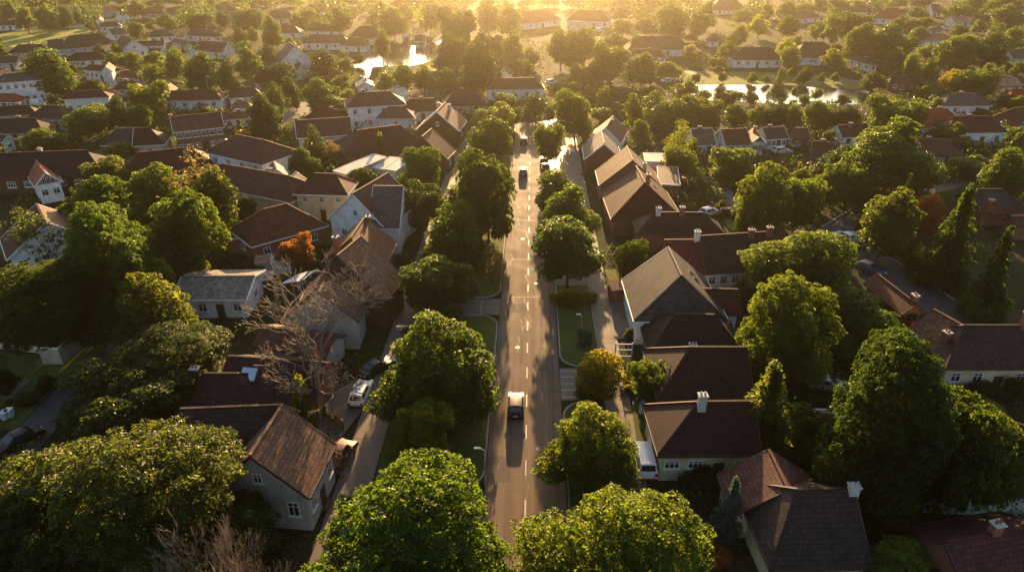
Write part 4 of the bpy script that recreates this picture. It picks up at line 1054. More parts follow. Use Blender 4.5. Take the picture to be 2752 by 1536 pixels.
def crown_mesh(name, seed, clump, per, leaf, lobes=14, form='round', droop=.45, fill=1.0, gap=.98):
    """crown in a unit ball: boughs (lobes) carry domed leaf clumps with gaps between them"""
    rng = np.random.default_rng(seed)
    if form == 'pyr':                   # broad pyramid of shelving boughs
        z = np.repeat(np.array([-.72, -.38, -.05, .28, .60, .86]), [9, 8, 7, 5, 3, 1])
        k = len(z)
        a = np.arange(k) * 2.4 + rng.uniform(-.3, .3, k)
        rad = ((1.08 - z) / 2) ** .55 * rng.uniform(.62, .92, k)
        r = .14 + (1 - z) * .075 * rng.uniform(.7, 1.3, k)
        c = np.stack([np.cos(a) * rad, np.sin(a) * rad, z + rng.normal(size=k) * .05], 1)
        c = np.vstack([c, [[0, 0, -.3]], [[0, 0, .3]]]); r = np.append(r, [.42, .24])
    elif form == 'cone':
        z = rng.uniform(-1, .95, 40)
        a = rng.uniform(0, 6.28, 40)
        rad = (1 - z) / 2 * .85
        r = .10 + rad * .30
        c = np.stack([np.cos(a) * rad * .8, np.sin(a) * rad * .8, z], 1)
        c = np.vstack([c, [[0, 0, -.2]]]); r = np.append(r, .25)
    else:
        u = unit(rng.normal(size=(lobes * 6, 3)))
        keep = []
        for k in u:                     # spread the boughs apart
            if len(keep) >= lobes: break
            if k[2] > -.62 and (not keep or min(np.linalg.norm(k - q) for q in keep) > 1.75 / math.sqrt(lobes)): keep.append(k)
        u = np.array(keep)
        r = rng.uniform(.17, .42, len(u))
        c = u * (rng.uniform(.70, 1.20, len(u)) - r)[:, None]
        if form == 'tier':              # wide skirt, narrow top, boughs in shelves
            c[:, :2] *= (1.10 - .38 * (c[:, 2:3] + .5))
            c[:, 2] = np.round(c[:, 2] * 2.6) / 2.6 + rng.normal(size=len(c)) * .05
        c = np.vstack([c, [[0, 0, -.08]]]); r = np.append(r, .50)
    # clump seats on the outside of the boughs, kept a clump apart
    w = r ** 2; w[-1] *= .6
    M = 9000
    idx = rng.choice(len(c), size=M, p=w / w.sum())
    d = unit(rng.normal(size=(M, 3)) + unit(c[idx] + 1e-6) * .5 + [0, 0, .2])
    p = c[idx] + d * (r[idx] * rng.choice([1, 1, 1, 1, 1, 1.16], M) * rng.uniform(.80, 1.12, M))[:, None]
    ok = np.ones(M, bool)
    for k in range(len(c)): ok &= (np.linalg.norm(p - c[k], axis=1) > r[k] * .82)
    p, d = p[ok], d[ok]
    seats, sdir = [], []
    cell = {}
    for q, e in zip(p, d):
        key = tuple((q / clump).astype(int))
        near = [s for dx in (-1, 0, 1) for dy in (-1, 0, 1) for dz in (-1, 0, 1) for s in cell.get((key[0] + dx, key[1] + dy, key[2] + dz), ())]
        if all(np.linalg.norm(q - s) > clump * gap for s in near):
            cell.setdefault(key, []).append(q); seats.append(q); sdir.append(e)
    p, d = np.array(seats), np.array(sdir)
    if fill < 1: k = rng.random(len(p)) < fill; p, d = p[k], d[k]
    n = len(p)
    size = clump * rng.uniform(.5, 1.15, n)
    ax = unit(d * .55 + [0, 0, .75] + rng.normal(size=(n, 3)) * .25)
    o = np.repeat(p, per, 0); oa = np.repeat(ax, per, 0); sz = np.repeat(size, per)
    v = unit(rng.normal(size=(n * per, 3)) + oa * .95)
    pos = o + v * (sz * rng.uniform(.55, 1.0, n * per))[:, None] * np.array([1.22, 1.22, .66])
    out = v - oa * (v * oa).sum(1, keepdims=True)
    ld = unit(unit(out + 1e-6) * .8 + v * .25 + np.array([0, 0, -droop]) + rng.normal(size=v.shape) * .35)
    ln = leaf * rng.uniform(.7, 1.35, n * per)
    Q = leaf_quads(rng, pos - ld * (ln * .4)[:, None], ld, ln, ln * rng.uniform(.5, .75, n * per))
    # unseen large leaves added inside the crown to keep it dark and opaque
    m = 420
    ii = rng.choice(len(c), size=m, p=w / w.sum())
    ip = c[ii] + unit(rng.normal(size=(m, 3))) * (r[ii] * rng.uniform(.1, .70, m))[:, None]
    il = np.full(m, .24 if form != 'cone' else .16)
    if fill < .8: il *= .5
    Q = np.concatenate([Q, leaf_quads(rng, ip, unit(rng.normal(size=(m, 3))), il, il * .8)])
    lo, hi = np.percentile(Q.reshape(-1, 3), .6, axis=0), np.percentile(Q.reshape(-1, 3), 99.4, axis=0)
    s = 2 / (hi - lo)
    s[:2] = s[:2].mean()
    Q = (Q - (lo + hi) / 2) * s
    return quads_mesh(name, Q)

def conifer_mesh(name, seed, tiers, leaf, feathery=False):
    """tiers of drooping sprays in a unit box (z -1..1, radius 1)"""
    rng = np.random.default_rng(seed)
    O, Dv = [], []
    for t in range(tiers):
        f = t / (tiers - 1)
        z0 = -1 + 2 * f
        R = (1 - f) ** .85 * rng.uniform(.82, 1.05) + .04
        nb = max(5, int(15 * (1 - f) + 5))
        for b in range(nb):
            a = rng.uniform(0, 6.28)
            Lb = R * rng.uniform(.65, 1.08)
            m = max(8, int(46 * Lb))
            s = rng.uniform(.08, 1, m) ** .7
            spread = .15 * Lb * (1.05 - s)
            al = np.array([math.cos(a), math.sin(a)])
            pe = np.array([-al[1], al[0]])
            off = rng.normal(size=m) * spread + rng.normal(size=m) * .02
            xy = al[None] * (s * Lb)[:, None] + pe[None] * off[:, None]
            up = .10 * s * Lb if feathery else 0
            z = z0 - (.30 * Lb * s ** 1.6) + up + rng.normal(size=m) * .018
            O.append(np.column_stack([xy, z]))
            dd = np.column_stack([al[None] * np.ones((m, 1)) + pe[None] * rng.normal(size=(m, 1)) * .8, rng.normal(size=m) * .3 - (.45 if not feathery else -.3)])
            Dv.append(unit(dd))
    O, Dv = np.concatenate(O), np.concatenate(Dv)
    ln = leaf * rng.uniform(.7, 1.3, len(O))
    Q = leaf_quads(rng, O, Dv, ln, ln * .42)
    m = tiers * 12
    f = rng.uniform(0, .92, m); a = rng.uniform(0, 6.28, m); rr = (1 - f) * .5 * rng.uniform(.1, 1, m)
    ip = np.column_stack([np.cos(a) * rr, np.sin(a) * rr, -1 + 2 * f])
    Q = np.concatenate([Q, leaf_quads(rng, ip, unit(rng.normal(size=(m, 3))), np.full(m, .2), np.full(m, .16))])
    return quads_mesh(name, Q)

class Tubes:
    def __init__(s): s.v, s.f = [], []
    def chain(s, pts, rad, n=6):
        b = len(s.v)
        for i, (p, r) in enumerate(zip(pts, rad)):
            d = (pts[min(i + 1, len(pts) - 1)] - pts[max(i - 1, 0)]).normalized()
            u = d.cross(Vector((.31, .95, .05))).normalized()
            w = d.cross(u)
            for k in range(n):
                a = 6.2832 * k / n
                s.v.append(tuple(p + (u * math.cos(a) + w * math.sin(a)) * r))
        for i in range(len(pts) - 1):
            for k in range(n):
                k2 = (k + 1) % n
                s.f.append((b + i * n + k, b + i * n + k2, b + (i + 1) * n + k2, b + (i + 1) * n + k))
    def mesh(s, name, m):
        me = bpy.data.meshes.new(name)
        me.from_pydata(s.v, [], s.f)
        me.materials.append(m)
        me.polygons.foreach_set("use_smooth", [True] * len(s.f))
        me.update()
        return me

def trunk_mesh(name, seed):
    """unit trunk: z 0..1 up to the crown middle, limbs reaching into the crown (crown radius 1 in x,y)"""
    rnd = random.Random(seed)
    T = Tubes()
    pts = [Vector((rnd.uniform(-.015, .015), rnd.uniform(-.015, .015), z)) for z in (-.02, .05, .2, .4, .6)]
    T.chain(pts, [.085, .062, .052, .045, .035], 8)
    for k in range(6):
        a = k * 1.047 + rnd.uniform(-.3, .3)
        z = .28 + .05 * k
        e = Vector((math.cos(a) * .5, math.sin(a) * .5, z + rnd.uniform(.35, .6)))
        b = Vector((0, 0, z)); m = b.lerp(e, .5) + Vector((0, 0, -.05))
        T.chain([b, m, e], [.032, .022, .009], 5)
        for j in range(2):
            e2 = e + Vector((rnd.uniform(-.3, .3), rnd.uniform(-.3, .3), rnd.uniform(.05, .3)))
            T.chain([m, e2], [.014, .004], 4)
    return T.mesh(name, BARK)

def bare_mesh(name, seed, depth, spread, first=5, trunk_h=.30, r0=.030, twigs=3, flat=.5):
    """leafless tree in units of its height"""
    rnd = random.Random(seed)
    T = Tubes()
    def grow(p, d, L, r, lvl):
        n = 4 if lvl < depth - 1 else 3
        pts, rad = [p], [r]
        for i in range(n):
            d = (d + Vector((rnd.gauss(0, .16), rnd.gauss(0, .16), rnd.gauss(.03 if lvl > 1 else .05, .11)))).normalized()
            p = p + d * L / n
            pts.append(p); rad.append(max(.0015, r * (1 - .42 * (i + 1) / n)))
        T.chain(pts, rad, 7 if lvl == 0 else (5 if lvl < 3 else 3))
        if lvl >= depth: return
        k = first if lvl == 0 else (twigs if lvl < depth - 1 else twigs + 1)
        for i in range(k):
            j = len(pts) - 1 if i < 2 else rnd.randrange(1, len(pts))
            a = rnd.uniform(0, 6.283) if lvl else (i * 6.283 / k + rnd.uniform(-.4, .4))
            u = d.orthogonal().normalized(); w = d.cross(u)
            sp = spread * rnd.uniform(.65, 1.25) * (1.15 if lvl == 0 else 1)
            nd = (d + (u * math.cos(a) + w * math.sin(a)) * sp)
            nd.z *= flat if lvl > 0 else .9
            nd.z += .16
            grow(pts[j], nd.normalized(), L * rnd.uniform(.58, .84), rad[j] * rnd.uniform(.55, .78), lvl + 1)
    if trunk_h: grow(Vector((0, 0, 0)), Vector((0, 0, 1)), trunk_h, r0, 0)
    else:
        for k in range(first + 4):
            a = 6.283 * k / (first + 4)
            grow(Vector((math.cos(a) * .06, math.sin(a) * .06, 0)), Vector((math.cos(a) * .8, math.sin(a) * .8, .75)).normalized(), .38, r0, 1)
    a = np.array(T.v)
    zx = a[:, 2].max(); rx = np.percentile(np.hypot(a[:, 0], a[:, 1]), 95)
    T.v = [(x / rx, y / rx, z / zx) for x, y, z in T.v]
    return T.mesh(name, BARE)

CR = {}
def proto(kind, i):
    key = (kind, i)
    if key in CR: return CR[key]
    if kind == 'hi': m = crown_mesh("crown", 10 + i, .090, 105, .029, (17, 21, 15)[i % 3], ('round', 'round', 'tier')[i % 3], .5, .93)
    elif kind == 'mid': m = crown_mesh("crown", 40 + i, .140, 64, .058, (11, 14, 9, 17, 12, 15)[i % 6], ('round', 'tier', 'round', 'round', 'tier', 'round')[i % 6], .4, .93)
    elif kind == 'tier': m = crown_mesh("crown", 60 + i, .118, 70, .048, 15, 'tier', .45, .92)
    elif kind == 'pyr': m = crown_mesh("crown", 64 + i, .118, 70, .048, form='pyr', droop=.5, fill=.92)
    elif kind == 'lo': m = crown_mesh("crown", 70 + i, .18, 26, .10, (7, 10, 14, 9, 18, 12, 8, 15)[i % 8], ('round', 'round', 'tier', 'round')[i % 4], .25, .95)
    elif kind == 'sparse': m = crown_mesh("crown", 90 + i, .14, 14, .065, 14, 'round', .0, .55)
    elif kind == 'cone': m = crown_mesh("crown", 110 + i, .13, 34, .06, form='cone', droop=-.2)
    elif kind == 'fir': m = conifer_mesh("crown", 130 + i, 22, .13)
    elif kind == 'firhi': m = conifer_mesh("crown", 150 + i, 34, .085)
    elif kind == 'feather': m = conifer_mesh("crown", 170 + i, 20, .15, True)
    CR[key] = m
    return m
TRUNKS = [trunk_mesh("trunk", 5 + i) for i in range(3)]
TREES = []
rt = random.Random(4)

def solve(x0, y0, x1, y1, lift, hmin=.62, hmax=1.5):
    """crown size and place from the outline it has on the map"""
    cx, cy = (x0 + x1) / 2, (y0 + y1) / 2
    W, Hp = x1 - x0, y1 - y0
    zc = 4.0
    for _ in range(14):
        P = at((cx, cy), zc)
        dep = depth_of(P)
        w = W * dep / FPX
        th = math.atan2(CAM_H - zc, max(1, math.hypot(P.x, P.y)))
        hv = Hp * dep / FPX
        h = math.sqrt(max(0.01, hv ** 2 - (w * math.sin(th)) ** 2)) / math.cos(th)
        h = max(hmin * w, min(hmax * w, h))
        tr = lift * h
        zc = tr + h / 2
    return P, w, h, tr

def TR(box, col='g', q=None, name='broadleaf_tree', label=None, lift=.14, cat='tree', hmin=.48, hmax=1.5, group=None):
    """box: 'R x0,y0,x1,y1' outline of the crown on the map"""
    R, rest = box[0], box[1:]
    v = [float(t) for t in rest.split(',')]
    x0, y0 = px('%s%f,%f' % (R, v[0], v[1])); x1, y1 = px('%s%f,%f' % (R, v[2], v[3]))
    P, w, h, tr = solve(x0, y0, x1, y1, lift, hmin, hmax)
    pxw = (x1 - x0)
    if q is None: q = 'hi' if pxw > 330 else ('mid' if pxw > 75 else 'lo')
    n = {'hi': 3, 'mid': 6, 'lo': 8, 'tier': 3}.get(q, 2)
    root = bpy.data.objects.new(name, None)
    root.empty_display_size = .5
    C.objects.link(root)
    root.location = (P.x, P.y, 0)
    root['category'] = cat
    me = proto(q, rt.randrange(n))
    c = inst("crown", me, root)
    c.material_slots[0].link = 'OBJECT'
    c.material_slots[0].material = LEAF[col]
    k = .93 if q == 'lo' and not label else 1.0
    if q in ('fir', 'firhi', 'feather', 'cone'): k = 1.0
    el = rt.uniform(.92, 1.08) if cat == 'tree' else 1
    c.scale = (w / 2 * k * el, w / 2 * k / el, h / 2 * k)
    c.location = (0, 0, tr + h / 2)
    c.rotation_euler = (0, 0, rt.uniform(0, 6.28))
    if cat == 'tree':
        t = inst("trunk", TRUNKS[rt.randrange(3)], root)
        zc = tr + h / 2
        t.scale = (min(w, 9) / 2.6, min(w, 9) / 2.6, zc)
        t.rotation_euler = (0, 0, rt.uniform(0, 6.28))
    TREES.append([root, label, ((x0 + x1) / 2, (y0 + y1) / 2), w, h, col, q, name, P.length, cat])
    return root

# ---- near trees, each looked at on its own
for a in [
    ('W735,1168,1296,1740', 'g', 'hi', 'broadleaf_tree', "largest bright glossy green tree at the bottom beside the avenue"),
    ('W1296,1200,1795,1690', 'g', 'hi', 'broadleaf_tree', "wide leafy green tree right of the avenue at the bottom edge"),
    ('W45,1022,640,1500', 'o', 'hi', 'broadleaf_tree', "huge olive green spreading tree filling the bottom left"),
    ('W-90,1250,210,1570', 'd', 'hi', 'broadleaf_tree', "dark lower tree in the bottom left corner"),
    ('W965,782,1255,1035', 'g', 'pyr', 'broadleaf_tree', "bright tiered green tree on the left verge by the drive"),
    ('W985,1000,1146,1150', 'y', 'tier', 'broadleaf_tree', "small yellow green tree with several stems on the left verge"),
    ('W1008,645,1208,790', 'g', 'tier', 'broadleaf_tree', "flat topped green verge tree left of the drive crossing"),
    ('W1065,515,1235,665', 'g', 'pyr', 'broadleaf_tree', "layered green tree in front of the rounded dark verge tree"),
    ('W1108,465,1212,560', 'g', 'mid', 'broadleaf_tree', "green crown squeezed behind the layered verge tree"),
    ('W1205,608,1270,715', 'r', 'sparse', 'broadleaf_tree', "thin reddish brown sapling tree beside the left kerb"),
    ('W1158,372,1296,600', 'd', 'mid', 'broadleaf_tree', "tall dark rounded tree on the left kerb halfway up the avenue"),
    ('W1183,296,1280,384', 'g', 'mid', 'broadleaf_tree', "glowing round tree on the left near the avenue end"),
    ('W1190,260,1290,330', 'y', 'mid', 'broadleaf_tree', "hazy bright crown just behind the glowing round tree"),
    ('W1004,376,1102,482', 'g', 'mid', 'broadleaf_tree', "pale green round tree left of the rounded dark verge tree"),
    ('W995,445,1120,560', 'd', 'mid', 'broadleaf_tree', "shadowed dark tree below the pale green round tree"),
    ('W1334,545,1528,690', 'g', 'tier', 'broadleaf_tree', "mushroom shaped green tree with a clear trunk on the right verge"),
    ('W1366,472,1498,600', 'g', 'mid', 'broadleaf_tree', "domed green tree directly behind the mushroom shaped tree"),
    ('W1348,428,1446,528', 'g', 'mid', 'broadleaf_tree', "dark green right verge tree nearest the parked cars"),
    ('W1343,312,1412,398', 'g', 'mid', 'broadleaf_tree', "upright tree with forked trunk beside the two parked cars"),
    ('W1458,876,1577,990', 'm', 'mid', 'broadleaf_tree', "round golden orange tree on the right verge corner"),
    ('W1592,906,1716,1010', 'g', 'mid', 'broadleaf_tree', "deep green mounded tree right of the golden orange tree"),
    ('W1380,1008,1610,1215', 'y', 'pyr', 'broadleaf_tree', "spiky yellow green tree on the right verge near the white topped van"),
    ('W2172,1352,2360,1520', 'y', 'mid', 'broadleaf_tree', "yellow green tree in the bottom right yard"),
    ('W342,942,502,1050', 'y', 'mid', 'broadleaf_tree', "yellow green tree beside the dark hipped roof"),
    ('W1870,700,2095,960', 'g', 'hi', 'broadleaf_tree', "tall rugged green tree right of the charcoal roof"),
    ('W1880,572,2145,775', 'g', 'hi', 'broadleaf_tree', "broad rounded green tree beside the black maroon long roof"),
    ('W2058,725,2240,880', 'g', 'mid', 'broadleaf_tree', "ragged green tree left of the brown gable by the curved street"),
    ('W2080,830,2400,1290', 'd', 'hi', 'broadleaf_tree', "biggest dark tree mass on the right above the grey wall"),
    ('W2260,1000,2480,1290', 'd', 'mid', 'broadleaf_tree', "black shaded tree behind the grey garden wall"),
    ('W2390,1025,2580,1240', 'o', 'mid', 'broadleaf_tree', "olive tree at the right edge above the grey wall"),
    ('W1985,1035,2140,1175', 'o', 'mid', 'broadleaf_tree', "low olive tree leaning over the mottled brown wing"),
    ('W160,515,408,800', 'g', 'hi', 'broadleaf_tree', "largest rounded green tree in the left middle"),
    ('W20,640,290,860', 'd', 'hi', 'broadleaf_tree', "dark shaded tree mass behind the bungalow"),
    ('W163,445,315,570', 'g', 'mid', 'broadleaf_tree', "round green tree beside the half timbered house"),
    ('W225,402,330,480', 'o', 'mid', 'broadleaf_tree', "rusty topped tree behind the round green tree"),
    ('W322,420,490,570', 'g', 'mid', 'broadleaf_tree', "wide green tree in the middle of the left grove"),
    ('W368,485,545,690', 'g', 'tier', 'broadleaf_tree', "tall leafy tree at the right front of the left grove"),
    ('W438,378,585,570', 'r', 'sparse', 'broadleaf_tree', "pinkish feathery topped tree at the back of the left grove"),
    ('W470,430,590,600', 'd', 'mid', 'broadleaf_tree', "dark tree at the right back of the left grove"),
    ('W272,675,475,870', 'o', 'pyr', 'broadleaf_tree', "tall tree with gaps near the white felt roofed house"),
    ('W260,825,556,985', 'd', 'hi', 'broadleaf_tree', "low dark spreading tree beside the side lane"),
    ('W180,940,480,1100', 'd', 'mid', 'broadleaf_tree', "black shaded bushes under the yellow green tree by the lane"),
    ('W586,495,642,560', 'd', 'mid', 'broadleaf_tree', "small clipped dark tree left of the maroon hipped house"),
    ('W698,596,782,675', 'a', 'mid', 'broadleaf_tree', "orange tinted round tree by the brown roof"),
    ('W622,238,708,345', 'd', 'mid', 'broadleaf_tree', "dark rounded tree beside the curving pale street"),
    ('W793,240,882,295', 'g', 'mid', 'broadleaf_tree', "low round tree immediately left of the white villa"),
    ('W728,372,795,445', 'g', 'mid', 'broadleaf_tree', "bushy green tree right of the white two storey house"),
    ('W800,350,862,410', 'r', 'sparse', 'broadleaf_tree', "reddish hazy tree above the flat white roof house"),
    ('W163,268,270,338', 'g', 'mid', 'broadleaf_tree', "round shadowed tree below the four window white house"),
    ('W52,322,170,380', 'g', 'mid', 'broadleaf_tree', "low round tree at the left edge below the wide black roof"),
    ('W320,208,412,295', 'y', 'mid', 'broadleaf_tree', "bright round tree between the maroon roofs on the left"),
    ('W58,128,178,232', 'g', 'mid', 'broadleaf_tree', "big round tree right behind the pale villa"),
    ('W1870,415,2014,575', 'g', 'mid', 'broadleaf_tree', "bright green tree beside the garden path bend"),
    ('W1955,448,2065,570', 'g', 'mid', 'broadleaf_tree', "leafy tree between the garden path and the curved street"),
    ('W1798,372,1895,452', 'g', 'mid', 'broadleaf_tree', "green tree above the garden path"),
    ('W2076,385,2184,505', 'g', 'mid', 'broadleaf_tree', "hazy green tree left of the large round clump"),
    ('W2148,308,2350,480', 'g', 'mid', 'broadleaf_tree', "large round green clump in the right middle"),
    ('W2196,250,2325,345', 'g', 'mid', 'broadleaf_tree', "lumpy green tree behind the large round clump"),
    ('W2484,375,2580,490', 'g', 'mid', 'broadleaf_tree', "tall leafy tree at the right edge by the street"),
    ('W2165,478,2300,640', 'o', 'mid', 'broadleaf_tree', "glinting grey green tree inside the street bend"),
    ('W2284,488,2362,590', 'a', 'mid', 'broadleaf_tree', "orange autumn tree left of the dark conifer"),
    ('W2244,545,2292,600', 'a', 'sparse', 'broadleaf_tree', "small rust coloured tree left of the orange autumn tree"),
    ('W1672,305,1754,425', 'o', 'sparse', 'broadleaf_tree', "feathery brownish tree left of the dark roofed house"),
]: TR(*a, **({'lift': .42} if 'mushroom shaped green' in a[4] or 'forked' in a[4] else {}))
TR('W30,520,152,660', 'o', 'sparse', 'broadleaf_tree', "sparse fan shaped tree in front of the left white gable", hmin=.7)
TR('W730,945,792,1062', 'y', 'cone', 'conifer_tree', "small bright pointed conifer beside the bare tree trunk", lift=.04, hmax=2.4)
TR('W1782,1190,1896,1350', 'b', 'firhi', 'conifer_tree', "blue grey spruce in front of the mottled brown wing", lift=.02, hmax=2)
TR('W1805,893,2050,1165', 'o', 'firhi', 'conifer_tree', "tall golden edged conifer right of the salmon hip roof", lift=.03, hmax=2)
TR('W2325,462,2486,720', 'd', 'firhi', 'conifer_tree', "tallest dark conifer on the right", lift=.03, hmax=2.2)
TR('W2448,568,2564,790', 'd', 'fir', 'conifer_tree', "second dark conifer with spreading boughs at the right edge", lift=.03, hmax=2.2)
TR('W2245,440,2306,570', 'o', 'feather', 'conifer_tree', "thin brown green spire conifer in the street bend", lift=.03, hmax=2.6)
TR('W2212,500,2262,600', 'o', 'feather', 'conifer_tree', "shorter spire conifer left of the thin spire conifer", lift=.03, hmax=2.6)
TR('W756,318,826,412', 'd', 'cone', 'conifer_tree', "dark conical tree in front of the long maroon house", lift=.04, hmax=2)
TR('W930,336,986,408', 'y', 'feather', 'conifer_tree', "pale feathery conifer left of the narrow sunlit slope", lift=.03, hmax=2)
TR('G2080,545,2205,905', 'd', 'cone', 'conifer_tree', "slim dark cypress on the lawn by the garden path", lift=.02, hmax=3.4)
TR('D40,745,225,975', 'd', 'cone', 'conifer_tree', "dark pointed tree standing before the right pond", lift=.03, hmax=2)
TR('H1395,975,1570,1260', 'g', 'cone', 'conifer_tree', "rounded green cone bush tree left of the dark conifer", lift=.02, hmax=2)
# ---- shrubs and hedges near by
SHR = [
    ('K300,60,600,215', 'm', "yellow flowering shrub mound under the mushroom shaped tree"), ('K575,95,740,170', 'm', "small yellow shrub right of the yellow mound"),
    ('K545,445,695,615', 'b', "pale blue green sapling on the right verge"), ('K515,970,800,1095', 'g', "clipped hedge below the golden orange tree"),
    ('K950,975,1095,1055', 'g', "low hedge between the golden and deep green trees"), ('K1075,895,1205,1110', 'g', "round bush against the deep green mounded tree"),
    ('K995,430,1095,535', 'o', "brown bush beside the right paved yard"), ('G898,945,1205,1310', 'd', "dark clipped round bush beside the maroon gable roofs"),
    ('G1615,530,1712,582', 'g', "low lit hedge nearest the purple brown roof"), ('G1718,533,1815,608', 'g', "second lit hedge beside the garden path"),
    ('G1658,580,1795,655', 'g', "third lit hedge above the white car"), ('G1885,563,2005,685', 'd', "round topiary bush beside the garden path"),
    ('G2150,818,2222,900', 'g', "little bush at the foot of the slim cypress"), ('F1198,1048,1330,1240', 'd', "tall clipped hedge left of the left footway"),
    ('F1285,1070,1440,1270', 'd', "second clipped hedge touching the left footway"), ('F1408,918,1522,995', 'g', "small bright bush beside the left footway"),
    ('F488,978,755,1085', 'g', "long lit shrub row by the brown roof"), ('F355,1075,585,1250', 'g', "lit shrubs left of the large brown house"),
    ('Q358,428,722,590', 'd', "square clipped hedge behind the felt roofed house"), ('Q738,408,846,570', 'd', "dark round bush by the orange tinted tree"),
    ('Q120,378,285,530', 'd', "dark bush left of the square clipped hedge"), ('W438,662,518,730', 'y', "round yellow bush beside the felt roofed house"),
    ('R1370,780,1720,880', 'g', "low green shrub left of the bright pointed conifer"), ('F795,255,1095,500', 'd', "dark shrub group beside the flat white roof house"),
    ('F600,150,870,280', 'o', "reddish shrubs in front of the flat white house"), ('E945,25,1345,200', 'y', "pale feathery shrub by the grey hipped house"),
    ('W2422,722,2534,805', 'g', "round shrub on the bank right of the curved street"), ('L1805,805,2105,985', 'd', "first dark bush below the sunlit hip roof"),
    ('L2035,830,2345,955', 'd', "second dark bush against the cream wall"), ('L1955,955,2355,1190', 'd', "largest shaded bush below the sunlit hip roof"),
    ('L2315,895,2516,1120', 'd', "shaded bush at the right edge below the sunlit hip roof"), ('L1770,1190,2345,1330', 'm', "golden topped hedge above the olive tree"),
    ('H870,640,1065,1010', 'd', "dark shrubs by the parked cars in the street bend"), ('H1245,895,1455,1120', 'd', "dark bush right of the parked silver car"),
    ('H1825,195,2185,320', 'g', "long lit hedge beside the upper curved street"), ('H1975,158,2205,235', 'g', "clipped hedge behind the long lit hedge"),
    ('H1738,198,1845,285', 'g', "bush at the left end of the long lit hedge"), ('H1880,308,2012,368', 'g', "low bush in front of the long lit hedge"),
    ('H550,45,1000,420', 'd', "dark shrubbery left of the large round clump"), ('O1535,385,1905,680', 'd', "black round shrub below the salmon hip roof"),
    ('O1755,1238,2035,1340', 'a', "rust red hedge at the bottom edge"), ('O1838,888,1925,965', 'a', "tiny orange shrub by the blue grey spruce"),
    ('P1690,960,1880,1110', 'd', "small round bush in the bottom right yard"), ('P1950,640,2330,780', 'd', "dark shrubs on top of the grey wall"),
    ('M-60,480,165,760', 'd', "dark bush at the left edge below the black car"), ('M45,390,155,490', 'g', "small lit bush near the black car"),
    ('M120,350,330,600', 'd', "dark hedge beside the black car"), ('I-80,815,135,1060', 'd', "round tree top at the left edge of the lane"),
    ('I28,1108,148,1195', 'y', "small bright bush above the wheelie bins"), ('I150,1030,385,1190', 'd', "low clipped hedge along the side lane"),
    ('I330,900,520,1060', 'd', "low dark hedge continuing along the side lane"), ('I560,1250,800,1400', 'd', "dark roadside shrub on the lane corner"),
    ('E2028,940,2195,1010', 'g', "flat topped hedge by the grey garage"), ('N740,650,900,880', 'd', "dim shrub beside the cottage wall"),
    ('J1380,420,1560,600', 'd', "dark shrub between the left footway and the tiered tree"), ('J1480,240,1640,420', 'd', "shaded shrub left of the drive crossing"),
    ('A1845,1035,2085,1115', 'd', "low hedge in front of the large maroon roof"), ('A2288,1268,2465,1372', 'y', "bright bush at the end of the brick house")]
for b, c_, l in SHR: TR(b, c_, None, 'hedge' if 'hedge' in l.split(' of ')[0] and 'end of' not in l else 'shrub', l, lift=0.0, cat='hedge' if 'hedge' in l and 'end of' not in l and 'left of the square' not in l and 'in front of the long lit' not in l else 'shrub', hmin=.45, hmax=1.3)

